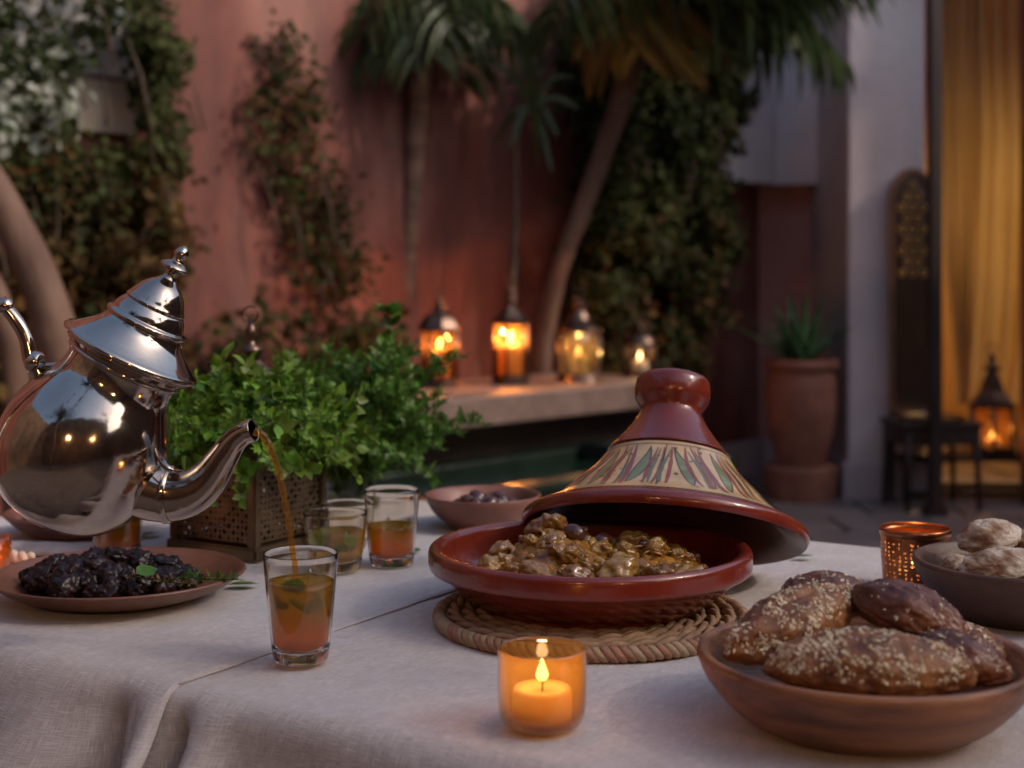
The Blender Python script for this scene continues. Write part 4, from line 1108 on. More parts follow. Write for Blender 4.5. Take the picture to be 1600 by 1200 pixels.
for i in range(len(hc)):
    f = i / 6; a = min(int(f), len(hr_) - 2); hrr.append((hr_[a] + (hr_[a + 1] - hr_[a]) * min(1, f - a)) * KP)
obj('handle', tube(hc, hrr, 20), M_silver, tpot)
for (q, rr_) in ((lp(55, 566), 18), (lp(8, 478), 14)):
    obj('handle_knuckle', blob(rr_ * KP, rr_ * KP, rr_ * KP, 3, .12, 3), M_silver, tpot, M=Matrix.Translation(q))
obj('handle_brace', tube(curve([lp(52, 562), lp(70, 572), lp(92, 572), lp(112, 562)], 5), [x * KP for x in [10, 9, 8, 7, 6, 6, 6, 7, 7, 7, 7, 7, 8, 8, 9, 9]], 14), M_silver, tpot)
# stream of tea
spx = [(397, 674, 1.102, 9), (410, 680, 1.102, 8.5), (420, 695, 1.102, 8), (431, 722, 1.102, 7.5), (440, 757, 1.102, 7), (448, 800, 1.102, 6.6), (455, 845, 1.102, 6.2), (461, 890, 1.102, 6), (464, 912, 1.102, 6)]
c_ = curve([P(a, b, c) for a, b, c, r in spx], 8)
rr_ = []
for i in range(len(c_)):
    f = i / 8; a = min(int(f), len(spx) - 2); rr_.append((spx[a][3] + (spx[a + 1][3] - spx[a][3]) * min(1, f - a)) * .72 * KP * (1 + .16 * noise.noise(Vector((i * .35, 0, 0)))))
tag(obj('tea_stream', tube(c_, rr_, 16), M_stream), 'thin arc of amber tea falling from the spout into the front glass', 'tea')

# ------------------------------------------------------------------ fruit plate, front left
FP = T(187, 935); FP = Vector((FP.x, FP.y, .7525))
fp = thing('fruit_plate', 'wide brown clay plate carrying a heap of dark prunes', 'plate', FP)
obj('dish', lathe(sp([(0, .002), (.055, .0), (.075, .002), (.098, .010), (.113, .0195), (.116, .022), (.114, .0235), (.109, .0215), (.092, .012), (.07, .007), (0, .006)], 4), 72, .008, 3), M_clayplate, fp)
def heap(n, cx, cy, rx, ry, hz, mk, seed, base):
    rr = random.Random(seed); res = []
    for i in range(n):
        for _ in range(60):
            a = rr.uniform(0, 2 * PI); q = math.sqrt(rr.random()); x = cx + math.cos(a) * q * rx; y = cy + math.sin(a) * q * ry
            z = base + hz * (1 - q * q) * rr.random() ** .5
            if all((Vector((x, y, z)) - p).length > mk for p in res): break
        res.append(Vector((x, y, z)))
    return res
prm = []
for i in range(5):
    m_ = MB().add(*blob(.0118, .0092, .0084, 4, .36, 1.9, i * 3.1, 4)).build('prune', M_prune); prm.append(m_.data)
    bpy.data.objects.remove(m_)
for i, p in enumerate(heap(62, FP.x - .010, FP.y - .002, .074, .050, .022, .0125, 5, FP.z + .014)):
    o = bpy.data.objects.new('prune', rg.choice(prm)); col.objects.link(o); o.location = p
    o.rotation_euler = (rg.uniform(-.6, .6), rg.uniform(-.6, .6), rg.uniform(0, 6.3)); o.scale = (rg.uniform(.9, 1.45),) * 3
    tag(o, 'wrinkled black prune in the heap on the brown clay plate', 'prune', 'prunes heaped on the brown clay plate')
def rosemary(label, pts, n, mat, name='rosemary_sprig', ll=.011):
    rr = random.Random(len(label)); base = Vector(pts[0]); t = thing(name, label, 'herb sprig', base)
    c = curve([Vector(p) - base for p in pts], 6); obj('stem', tube(c, .0009, 5), M_stem, t)
    mb = MB()
    for i in range(n):
        f = rr.random() * (len(c) - 1.01); a = int(f); p = c[a].lerp(c[a + 1], f - a); d = (c[a + 1] - c[a]).normalized()
        dd = (d * .8 + Vector((rr.uniform(-1, 1), rr.uniform(-1, 1), rr.uniform(-.2, 1)))).normalized() * ll
        s_ = dd.cross(Vector((0, 0, 1))).normalized() * ll * .12
        mb.add([p, p + dd * .5 + s_, p + dd, p + dd * .5 - s_], [(0, 1, 2), (0, 2, 3)])
    lf = mb.build('needles', mat, t, smooth=False)
    return t
zt = FP.z
rosemary('green rosemary sprig lying over the right side of the prunes', [P(225, 905, 1.33), P(270, 900, 1.31), P(320, 905, 1.29), P(372, 905, 1.27)], 120, M_herb2)
rosemary('brownish thyme tangle on the prunes near the rosemary', [P(200, 898, 1.27), P(250, 908, 1.26), P(300, 912, 1.25)], 130, pm('dry_herb', (.10, .05, .02), (.20, .11, .04), scale=80, island=.4, rough=.7), name='thyme_sprig', ll=.008)
lf = obj('herb_leaf', ([tuple(Matrix.Rotation(-.4, 4, 'X') @ Vector(v) * .024) for v in LEAF8], LEAF8F), M_herb2); lf.location = P(213, 896, 1.25); lf.rotation_euler = (.45, .5, -.6)
tag(lf, 'single green leaf lying on top of the prunes', 'leaf')
for k, (px, py, rz, s, lab) in enumerate([(405, 912, 1.9, .030, 'dark sage leaf lying on the cloth beside the clay plate'), (652, 862, .5, .022, 'green mint leaf on the cloth right of the starred glass'), (1272, 868, 2.0, .024, 'pale green leaf lying beside the tipped tagine lid'), (222, 840, 1.0, .026, 'mint leaf on the cloth left of the pierced box'), (250, 832, 2.6, .028, 'curled mint leaf close to the corner of the pierced box'), (272, 852, .2, .022, 'small mint leaf in front of the pierced box corner')]):
    v = T(px, py, .7535); o = obj('loose_leaf', ([tuple(Vector(a) * s) for a in LEAF8], LEAF8F), M_herb2); o.location = v; o.rotation_euler = (.08, .1, rz); tag(o, lab, 'leaf')

# ------------------------------------------------------------------ far left dish, napkin, cord, amber votive
DL = T(122, 836); DL = Vector((DL.x, DL.y, .7525))
dl = thing('shallow_dish', 'shallow pinkish dish of chopped pale greens behind the teapot', 'dish', DL)
obj('dish', lathe(sp([(0, .0), (.045, 0), (.062, .006), (.080, .022), (.0815, .025), (.078, .0255), (.06, .011), (0, .007)], 4), 56, .01), M_claybowl, dl)
M_pale2 = leafmat('pale_chopped_leaf', (.22, .27, .20), (.42, .46, .38), island=.5, scale=30, rough=.6)
mb = MB(); rr = random.Random(77)
for i in range(420):
    a = rr.uniform(0, 6.28); q = math.sqrt(rr.random()) * .062; M = Matrix.Translation((math.cos(a) * q, math.sin(a) * q, .011 + .012 * (1 - (q / .062) ** 2) * rr.random())) @ rot_rand(rr) @ Matrix.Scale(rr.uniform(.008, .014), 4)
    mb.add(LEAF4, LEAF4F, 0, M)
o = mb.build('chopped_greens', M_pale2, smooth=False); o.location = DL; o['kind'] = 'stuff'; o['label'] = 'pale chopped greens spread in the shallow pink dish'; o['category'] = 'greens'
M_napkin = pm('grey_napkin', (.30, .25, .24), (.42, .36, .35), scale=40, rough=.9, bump=.6, bscale=400)
vs, fs = [], []
for i in range(41):
    for j in range(17):
        u, v = i / 40 - .5, j / 16 - .5
        vs.append((u * .17, v * .05, .006 + .004 * math.cos(v * PI) + .0018 * noise.noise(Vector((u * 9, v * 5, 1))) - (.004 if abs(v) > .44 or abs(u) > .48 else 0)))
for i in range(40):
    for j in range(16): fs.append((i * 17 + j, (i + 1) * 17 + j, (i + 1) * 17 + j + 1, i * 17 + j + 1))
nk = obj('napkin', (vs, fs), M_napkin); v = T(95, 866); nk.location = (v.x, v.y, .7515); nk.rotation_euler = (0, 0, -.12)
nk.modifiers.new('thickness', 'SOLIDIFY').thickness = .003; tag(nk, 'folded grey napkin lying between the teapot and the pink dish', 'napkin')
M_cord = pm('cream_cord', (.55, .45, .33), (.72, .62, .48), scale=60, rough=.85)
A_, B_ = T(-30, 858, .757), T(55, 876, .757)
cd_ = thing('twisted_cord', 'cream twisted cord lying at the left edge of the cloth', 'cord', A_)
for k in range(2):
    pts = []
    for i in range(60):
        u = i / 59; c = (B_ - A_) * u + Vector((0, .004 * math.sin(u * 7), 0)); ph = u * 22 + k * PI
        pts.append(c + Vector((0, math.cos(ph), math.sin(ph))) * .0035)
    obj('strand', tube(pts, [.0042 * (1 if i < 54 else (60 - i) / 6 + .1) for i in range(60)], 8), M_cord, cd_)
VL = T(-18, 896); av = thing('amber_votive', 'amber glass votive cut off by the left edge of the view', 'votive holder', (VL.x, VL.y, .752))
obj('glass_cup', lathe([(0, .001), (.018, .001), (.021, .004), (.022, .035), (.0207, .035), (.0195, .006), (0, .005)], 36), M_amber, av)
candle(Vector((VL.x, VL.y, .757)), .014, .010, 'small lit tealight inside the votive at the left edge', .02, .012)

# ------------------------------------------------------------------ olive bowl behind the tagine
OB = T(755, 826); OB = Vector((OB.x, OB.y, .7505))
ob = thing('clay_bowl', 'small rose brown clay bowl of dark dates behind the tagine', 'bowl', OB)
obj('bowl_body', lathe(sp([(0, 0), (.030, 0), (.040, .004), (.056, .017), (.066, .031), (.069, .039), (.0675, .041), (.063, .037), (.050, .02), (.03, .012), (0, .010)], 4), 56, .012), M_claybowl, ob)
olm = []
for i in range(3):
    m_ = MB().add(*blob(.0105, .0078, .0076, 3, .08, 1.5, i * 2.1)).build('date', M_olive); olm.append(m_.data); bpy.data.objects.remove(m_)
for p in heap(42, OB.x + .004, OB.y - .004, .040, .038, .016, .0115, 8, OB.z + .024):
    o = bpy.data.objects.new('date', rg.choice(olm)); col.objects.link(o); o.location = p; o.rotation_euler = (rg.uniform(-.4, .4), rg.uniform(-.4, .4), rg.uniform(0, 6))
    tag(o, 'shiny dark date in the small clay bowl behind the tagine', 'date', 'dates piled in the small clay bowl')

# ------------------------------------------------------------------ woven mat
def objrand_mat(name, cols, rough=.85, bump=1.0, bscale=320, nscale=160):
    m = pm(name, cols[0], cols[1], scale=nscale, rough=rough, bump=bump, bscale=bscale, stretch=(1, 1, 1))
    nt = m.node_tree; N = nt.nodes; L = nt.links; b = N['Principled BSDF']
    oi = N.new('ShaderNodeObjectInfo'); r = N.new('ShaderNodeValToRGB'); r.color_ramp.interpolation = 'CONSTANT'
    while len(r.color_ramp.elements) < len(cols): r.color_ramp.elements.new(.5)
    for i, c in enumerate(cols): r.color_ramp.elements[i].position = i / len(cols); r.color_ramp.elements[i].color = (*c, 1)
    L.new(oi.outputs['Random'], r.inputs[0])
    src = b.inputs['Base Color'].links[0].from_socket
    mx = N.new('ShaderNodeMix'); mx.data_type = 'RGBA'; mx.inputs[0].default_value = .6; L.new(src, mx.inputs[6]); L.new(r.outputs[0], mx.inputs[7]); L.new(mx.outputs[2], b.inputs['Base Color'])
    return m
M_straw = objrand_mat('plaited_straw', [(.26, .17, .095), (.36, .25, .15), (.30, .11, .075), (.33, .22, .13), (.24, .10, .07), (.38, .28, .18)])
M_straw2 = pm('straw_coil', (.20, .11, .06), (.34, .21, .12), scale=60, rough=.75, bump=.4, bscale=200)
MC = P(923, 430, 1.235); MC.z = .7492
mat_ = thing('woven_mat', 'round plaited straw mat under the tagine with reddish wrapped rim', 'mat', MC)
MR = .131; mh = .0062
obj('core', lathe([(0, .0008), (MR - .004, .0008), (MR - .001, .004), (MR - .001, .0065), (MR - .004, .0075), (0, .0075)], 72), M_straw2, mat_)
def wrap_mesh():
    vs, fs = ico(2); out = []
    for v in vs: out.append((v.x * .0046, v.y * .0062, v.z * .0098))
    return out, fs
w0 = None
NW = 112
for i in range(NW):
    a = 2 * PI * i / NW
    if w0 is None: w0 = obj('wrap', wrap_mesh(), M_straw, mat_); o = w0
    else: o = w0.copy(); col.objects.link(o)
    o.matrix_local = Matrix.Rotation(a, 4, 'Z') @ Matrix.Translation((MR + .0005, 0, mh)) @ Matrix.Rotation(-PI / 2, 4, 'Z') @ Matrix.Rotation(.95, 4, 'Y') @ Matrix.Scale(rg.uniform(.92, 1.06), 4)
for k in range(8):
    r0 = MR - .012 - k * .0125; n = int(2 * PI * r0 / .0042)
    for s_ in range(2):
        pts = []
        for i in range(n + 1):
            a = 2 * PI * i / n; ph = a * round(r0 * 70) * 1.0 * 2 + s_ * PI
            rr2 = r0 + .0030 * math.cos(ph); pts.append((rr2 * math.cos(a), rr2 * math.sin(a), .0082 + .0024 * math.sin(ph)))
        obj('straw_coil', tube(pts, .0033, 6, False), M_straw2, mat_)

# ------------------------------------------------------------------ tagine
TG = P(921, 430, 1.262); TG = Vector((TG.x, TG.y, .7622))
tg = thing('tagine_dish', 'wide red brown glazed tagine dish resting on the woven mat', 'dish', TG)
RT = .1430
pr = sp([(0, 0), (.092, 0), (.103, .002), (.116, .011), (.127, .021), (.132, .0275)], 4) + sp([(.133, .0282), (.1395, .0287), (.1425, .0315), (RT, .039), (.1425, .0455), (.139, .0488), (.134, .0480), (.1305, .0455)], 4) + sp([(.130, .043), (.124, .030), (.110, .017), (.08, .012), (0, .011)], 4)
obj('dish_body', lathe(pr, 120, .006, 1.0), M_glaze, tg)
# lid
LC = P(1037, 838, 1.362)
ML = Matrix.Translation(LC) @ Matrix.Rotation(R(6.2), 4, 'Y') @ Matrix.Rotation(-R(22), 4, 'X')
tl = thing('tagine_cloche', 'painted conical tagine lid tipped back against the rim of the dish', 'lid', M=ML)
OUT = sp([(.1345, -.001), (.1368, .003), (.1362, .009), (.131, .0135), (.1255, .0160), (.1222, .0168)], 4)
BAND = sp([(.1205, .0178), (.1045, .0285), (.088, .0450), (.071, .0620), (.0595, .0780)], 12)
NECK = sp([(.0588, .0792), (.0600, .0805), (.0575, .0830), (.0460, .0965), (.0372, .1085), (.0312, .1190), (.0298, .1245)], 4) + sp([(.0305, .1265), (.0350, .1335), (.0368, .1370), (.0376, .1430), (.0374, .1500), (.0362, .1550), (.0325, .1590), (.0280, .1598)], 4) + sp([(.026, .1594), (.015, .158), (0, .1575)], 3)
obj('rim', lathe([(.1222, .0168), (.1205, .0175)][:0] + OUT + [(.1210, .0174)], 120, .003, 2.0), M_glaze, tl)
obj('inner_wall', lathe(sp([(.1345, -.001), (.1290, .003), (.1150, .0140), (.080, .045), (.050, .075), (.024, .110), (.010, .125), (0, .127)], 4), 72), M_glazein, tl)
obj('neck', lathe(NECK[:], 96, .004, 4.0), M_glaze, tl)
# painted band: the pattern is worked out per vertex on a fine mesh
segs = 1500
bvs, bfs = [], []; rows = []
Hn = 64
cum = [0]
for a, b in zip(BAND[:-1], BAND[1:]): cum.append(cum[-1] + math.hypot(b[0] - a[0], b[1] - a[1]))
for j in range(Hn + 1):
    s_ = cum[-1] * j / Hn; k = max(i for i in range(len(cum)) if cum[i] <= s_ + 1e-9); k = min(k, len(BAND) - 2); u = (s_ - cum[k]) / (cum[k + 1] - cum[k])
    rows.append((BAND[k][0] + (BAND[k + 1][0] - BAND[k][0]) * u, BAND[k][1] + (BAND[k + 1][1] - BAND[k][1]) * u))
for j, (r, z) in enumerate(rows):
    for i in range(segs):
        a = 2 * PI * i / segs; bvs.append((r * math.cos(a), r * math.sin(a), z))
for j in range(Hn):
    for i in range(segs): bfs.append((j * segs + i, j * segs + (i + 1) % segs, (j + 1) * segs + (i + 1) % segs, (j + 1) * segs + i))
cream, red, grn, dgr, blk = (.64, .46, .24), (.26, .040, .02), (.13, .15, .075), (.055, .065, .035), (.035, .022, .018)
rows_c = [None] * ((Hn + 1) * segs)
rs = random.Random(12)
strokes = []   # (a0, v0, a1, v1, bow, width, colour) in angle and 0..1 height
NS = 14
for k in range(NS):
    ac = 2 * PI * k / NS
    # leaf
    strokes.append(('leaf', ac, rs.uniform(-.05, .05) + (.10 if k % 2 else -.10)))
    for q, (da, c, w_) in enumerate(((.125, red, .0019), (.165, grn, .0016), (.205, red, .0020), (.245, blk, .0010), (.285, grn, .0016), (.320, red, .0019))):
        sg = 1 if k % 2 else -1
        strokes.append(('line', ac + da, sg * rs.uniform(.05, .12), rs.uniform(.06, .16), rs.uniform(.84, .95), w_ * rs.uniform(1.1, 1.7), c, rs.uniform(-.05, .05)))
    for q in range(6):
        strokes.append(('dot', ac + rs.uniform(.08, .42), rs.uniform(.05, .95), rs.uniform(.0010, .0022), rs.choice([red, blk, dgr])))
import bisect
def put(i, j, c, a):
    k = j * segs + i % segs
    o = rows_c[k] or cream
    rows_c[k] = tuple(o[m] * (1 - a) + c[m] * a for m in range(3))
for s_ in strokes:
    for j in range(Hn + 1):
        v = j / Hn; r = rows[j][0]; pix = 2 * PI * r / segs
        if s_[0] == 'line':
            _, a0, lean, v0, v1, w_, c, bow = s_
            if v < v0 or v > v1: continue
            u = (v - v0) / (v1 - v0)
            ac = a0 + lean * (u - .5) + bow * math.sin(u * PI)
            w2 = w_ * (.35 + .65 * math.sin(PI * min(1, .1 + u * .9))) * (.5 + .5 * r / .12) * (1 + .3 * noise.noise(Vector((a0 * 9, v * 9, 0))))
            n0 = int((ac * r - w2) / pix) - 1; n1 = int((ac * r + w2) / pix) + 2
            for i in range(n0, n1):
                d = abs(i * pix - ac * r); al = max(0, min(1, (w2 - d) / .0004 + .5))
                if al > 0: put(i, j, c, al * .92)
        elif s_[0] == 'leaf':
            _, ac0, lean = s_
            v0, v1 = .14, .90
            if v < v0 or v > v1: continue
            u = (v - v0) / (v1 - v0); ac = ac0 + lean * (u - .5) + .03 * math.sin(u * PI)
            w2 = .0068 * math.sin(PI * u ** .8) * (.45 + .55 * r / .12)
            n0 = int((ac * r - w2) / pix) - 4; n1 = int((ac * r + w2) / pix) + 5
            for i in range(n0, n1):
                d = abs(i * pix - ac * r)
                if d < w2 - .0011: put(i, j, tuple(g * (1 + .25 * noise.noise(Vector((i * .05, j * .2, 0)))) for g in (.17, .225, .09)), .95)
                elif d < w2 + .0006: put(i, j, (.075, .03, .022), .95)
        else:
            _, ac, vc, rd, c = s_
            dv = (v - vc) * cum[-1]
            if abs(dv) > rd: continue
            hw = math.sqrt(rd * rd - dv * dv)
            for i in range(int((ac * r - hw) / pix), int((ac * r + hw) / pix) + 1): put(i, j, c, .85)
for j in (0, 1, Hn - 4, Hn - 3, Hn):
    for i in range(segs): put(i, j, (.20, .09, .05), .75)
bo = MB(); bo.v = bvs; bo.f = bfs; bo.m = [0] * len(bfs)
m, nt, b = newmat('painted_band'); N = nt.nodes; L = nt.links
ca = N.new('ShaderNodeVertexColor'); ca.layer_name = 'paint'
tc = N.new('ShaderNodeTexCoord'); nz = N.new('ShaderNodeTexNoise'); nz.inputs['Scale'].default_value = 60; nz.inputs['Detail'].default_value = 6; L.new(tc.outputs['Object'], nz.inputs['Vector'])
rp_ = N.new('ShaderNodeValToRGB'); rp_.color_ramp.elements[0].position = .3; rp_.color_ramp.elements[1].position = .62; rp_.color_ramp.elements[0].color = (.72, .60, .50, 1); rp_.color_ramp.elements[1].color = (1, 1, 1, 1)
L.new(nz.outputs['Fac'], rp_.inputs[0])
mx = N.new('ShaderNodeMix'); mx.data_type = 'RGBA'; mx.blend_type = 'MULTIPLY'; mx.inputs[0].default_value = .8
L.new(ca.outputs[0], mx.inputs[6]); L.new(rp_.outputs[0], mx.inputs[7]); L.new(mx.outputs[2], b.inputs['Base Color'])
b.inputs['Roughness'].default_value = .3; b.inputs['Coat Weight'].default_value = .5; b.inputs['Coat Roughness'].default_value = .06
bp = N.new('ShaderNodeBump'); bp.inputs['Strength'].default_value = .2; bp.inputs['Distance'].default_value = .001; L.new(nz.outputs['Fac'], bp.inputs['Height']); L.new(bp.outputs[0], b.inputs['Normal'])
band = bo.build('painted_band', m, tl)
attr = band.data.color_attributes.new('paint', 'FLOAT_COLOR', 'POINT')
flat = []
for c in rows_c: c = c or cream; flat += [c[0], c[1], c[2], 1]
attr.data.foreach_set('color', flat)
band.rotation_euler = (0, 0, R(14))

# stew ------------------------------------------------------------------
M_sauce = pm('stew_sauce', (.10, .034, .005), (.44, .20, .025), scale=110, rough=.34, bump=1.0, bscale=260, coat=.25, coatr=.12)
M_onion = objrand_mat('stewed_onion', [(.34, .17, .025), (.24, .10, .015), (.46, .28, .06), (.17, .06, .012), (.40, .22, .035), (.13, .035, .012)], rough=.25, bump=.5, bscale=220, nscale=90)
M_chunk = objrand_mat('stewed_chunk', [(.34, .19, .045), (.22, .095, .022), (.30, .17, .03), (.15, .055, .018), (.38, .23, .07), (.26, .12, .02)], rough=.24, bump=.3, bscale=150, nscale=70)
for m_ in (M_onion, M_chunk):
    m_.node_tree.nodes['Principled BSDF'].inputs['Coat Weight'].default_value = .6; m_.node_tree.nodes['Principled BSDF'].inputs['Coat Roughness'].default_value = .14
stew = thing('stew', 'glistening stew of golden onions, olives and meat heaped in the tagine dish', 'food', (TG.x, TG.y, TG.z + .0135))
def stew_h(x, y):
    a = math.exp(-((x + .034) / .052) ** 2 - ((y + .015) / .056) ** 2) * .042
    b = math.exp(-((x - .056) / .060) ** 2 - ((y - .0) / .060) ** 2) * .031
    e = max(0, 1 - (math.hypot(x, y) / .114) ** 5)
    return (.013 + .85 * max(a, b) + .25 * min(a, b)) * e + (.004 * noise.noise(Vector((x * 60, y * 60, 0))) + .0022 * noise.noise(Vector((x * 190, y * 190, 3)))) * e
vs, fs = [], []
nr, na = 80, 200
for i in range(nr + 1):
    r = .108 * i / nr
    for j in range(na):
        a = 2 * PI * j / na; x, y = r * math.cos(a), r * math.sin(a); vs.append((x, y, stew_h(x, y)))
for i in range(nr):
    for j in range(na): fs.append((i * na + j, i * na + (j + 1) % na, (i + 1) * na + (j + 1) % na, (i + 1) * na + j))
obj('sauce', (vs, fs), M_sauce, stew)
def strip_mesh(seed, L_=.016, wd=.0042):
    rr = random.Random(seed); c = curve([(-L_ / 2, 0, 0), (-L_ / 5, rr.uniform(-.003, .003), .003), (L_ / 5, rr.uniform(-.003, .003), .0035), (L_ / 2, rr.uniform(-.004, .004), 0)], 4)
    return tube(c, [wd * math.sin(PI * (.12 + .76 * i / (len(c) - 1))) for i in range(len(c))], 7, True, .45)
pieces = {'onion_slice': [], 'chunk': [], 'olive': []}
def keep(name, vf, mat):
    o = obj(name, vf, mat); d = o.data; bpy.data.objects.remove(o); return d
for i in range(5): pieces['onion_slice'].append(keep('onion_slice', strip_mesh(i), M_onion))
for i in range(4): pieces['chunk'].append(keep('chunk', blob(.0125, .0095, .0078, 4, .32, 1.5, i * 5.3, 3), M_chunk))
for i in range(2): pieces['olive'].append(keep('olive', blob(.0082, .0064, .0062, 3, .05, 1.5, i), M_olive))
rr = random.Random(99)
for i in range(280):
    a = rr.uniform(0, 6.283); r = math.sqrt(rr.random()) * .104; x, y = math.cos(a) * r + .002, math.sin(a) * r
    k = 'onion_slice' if rr.random() < .55 else ('chunk' if rr.random() < .88 else 'olive')
    o = bpy.data.objects.new(k, rr.choice(pieces[k])); col.objects.link(o); o.parent = stew
    o.location = (x, y, stew_h(x, y) + rr.uniform(-.003, .0015)); o.rotation_euler = (rr.uniform(-.7, .7), rr.uniform(-.7, .7), rr.uniform(0, 6.3)); o.scale = (rr.uniform(.5, 1.1),) * 3
for (px, py, d, s, k) in ((965, 880, 1.19, 1.6, 'chunk'), (1032, 884, 1.19, 1.5, 'chunk'), (1072, 868, 1.20, 1.4, 'chunk'), (905, 884, 1.18, 1.2, 'chunk'), (835, 882, 1.19, 1.2, 'chunk'), (765, 862, 1.23, 1.0, 'chunk'), (783, 850, 1.25, .9, 'chunk'), (898, 838, 1.24, 1.3, 'olive'), (940, 846, 1.25, 1.2, 'olive'), (800, 874, 1.2, 1.0, 'chunk'), (868, 818, 1.26, 1.1, 'chunk'), (845, 824, 1.26, 1.1, 'chunk')):
    p = P(px, py, d) - stew.location
    o = bpy.data.objects.new(k, pieces[k][int(px) % len(pieces[k])]); col.objects.link(o); o.parent = stew; p.z = max(stew_h(p.x, p.y) + .004, min(p.z, stew_h(p.x, p.y) + .008)); o.location = p; o.scale = (s,) * 3; o.rotation_euler = (.2, .3, px)

# ------------------------------------------------------------------ front candle in amber glass
CV = tp(847, 1137, .7498)
M_frost = thin_glass('frosted_amber_glass', tint=(.97, .74, .44), refl=1.5, transl=.15, tcol=(1.0, .62, .26), rough=.07)
cv = thing('candle_glass', 'frosted amber glass tumbler glowing around a lit candle in front of the mat', 'candle holder', CV)
obj('glass_cup', lathe(sp([(0, .002), (.018, .0015), (.0245, .0035), (.0280, .009), (.0292, .018), (.0295, .035), (.0294, .0525)], 4) + [(.0290, .0535), (.0282, .0535), (.0278, .0525)] + sp([(.0278, .050), (.0278, .018), (.0262, .0095), (.022, .0072), (0, .0068)], 4), 64, .004), M_frost, cv)
cwax = pm('yellow_wax', (.95, .85, .62), rough=.45, sss=.5)
candle(Vector((CV.x, CV.y, CV.z + .0072)), .0198, .0200, 'short cream candle burning inside the frosted amber tumbler', .045, .0150, col_=(1, .58, .22), mat=cwax, lr=.003)

# ------------------------------------------------------------------ copper pierced votive
VP = tp(1430, 919, .7485)
M_copper = pm('copper_shell', (.50, .19, .075), (.30, .11, .05), scale=40, rough=.3, metal=1.0, bump=.1, bscale=100)
vo = thing('pierced_votive', 'copper votive cup pierced with small holes glowing near the right bowl', 'votive holder', VP)
vh = .0595
def rv(v): return .0300 + .0030 * (v ** .8)
NU, NV = 34, 12
rr = random.Random(6); jit = {}
def mf(u, v):
    zz = v / NV; a = 2 * PI * (u + (.0)) / NU
    return (rv(zz) * math.cos(a), rv(zz) * math.sin(a), .006 + (vh - .012) * zz)
def hf(i, j):
    if j in (0, NV - 1): return 0
    if rr.random() < .22: return 0
    return (rr.uniform(.12, .38), rr.uniform(.16, .42))
def pierced2(nu, nv, mapf, hole):
    vs, fs = [], []
    for i in range(nu):
        for j in range(nv):
            o = [(i, j), (i + .5, j), (i + 1, j), (i + 1, j + .5), (i + 1, j + 1), (i + .5, j + 1), (i, j + 1), (i, j + .5)]
            b = len(vs); vs += [mapf(*q) for q in o]; r = hole(i, j)
            if r == 0: fs.append(tuple(range(b, b + 8))); continue
            ja = rr.uniform(-.5, .5); jx, jy = rr.uniform(-.1, .1), rr.uniform(-.05, .05)
            vs += [mapf(i + .5 + jx + r[0] * math.cos(-PI * .75 + a * PI / 4 + ja), j + .5 + jy + r[1] * math.sin(-PI * .75 + a * PI / 4 + ja)) for a in range(8)]
            fs += [(b + a, b + (a + 1) % 8, b + 8 + (a + 1) % 8, b + 8 + a) for a in range(8)]
    return vs, fs
o = obj('pierced_shell', pierced2(NU, NV, mf, hf), M_copper, vo, smooth=False); o.modifiers.new('thickness', 'SOLIDIFY').thickness = .0007
obj('rim', lathe([(rv(1) - .0012, vh - .006), (rv(1) + .0006, vh - .006), (rv(1) + .0008, vh), (rv(1) - .0002, vh + .001), (rv(1) - .0014, vh)], 64), M_copper, vo)
obj('base', lathe([(0, .001), (.029, .001), (.0308, .003), (.0304, .0065), (0, .0062)], 64), M_copper, vo)
obj('inner_glass', lathe([(.0275, .007), (.0288, .03), (.0298, vh - .004)], 48), thin_glass('votive_inner_glass', tint=(1, .72, .42), refl=.15, transl=.45, tcol=(1, .62, .28)), vo)
candle(Vector((VP.x, VP.y, VP.z + .0066)), .018, .012, 'tealight burning inside the pierced copper votive', .018, .013, col_=(1, .62, .27), lr=.003)

# ------------------------------------------------------------------ bread bowl
M_crust = pm('bread_crust', (.085, .022, .008), (.34, .135, .045), scale=45, rough=.55, bump=1.0, bscale=90, detail=8, coat=.08, coatr=.3, c3=(.20, .070, .022))
M_crust2 = pm('dark_bread_crust', (.065, .017, .009), (.20, .060, .024), scale=34, rough=.45, bump=1.0, bscale=80, detail=8, coat=.18, coatr=.25)
M_flake = pm('oat_flake', (.52, .40, .26), (.68, .56, .40), scale=60, rough=.8, island=.3)
M_flour = pm('floured_crust', (.16, .065, .03), (.60, .52, .44), scale=48, rough=.85, bump=.8, bscale=120, detail=8, stretch=(1, .35, 1), c3=(.34, .23, .15), lo=.38, hi=.56)
BB = P(1350, 430, .953); BB.z = .7480
bb = thing('bread_bowl', 'large carved walnut bowl of seeded loaves in the right foreground', 'bowl', BB)
obj('bowl_body', lathe(sp([(0, 0), (.058, 0), (.068, .002), (.088, .014), (.104, .031), (.1105, .044), (.1112, .0485), (.109, .0512), (.1045, .050), (.101, .044), (.086, .022), (.06, .011), (0, .009)], 5), 96, .014, 5.0), M_bowl, bb)
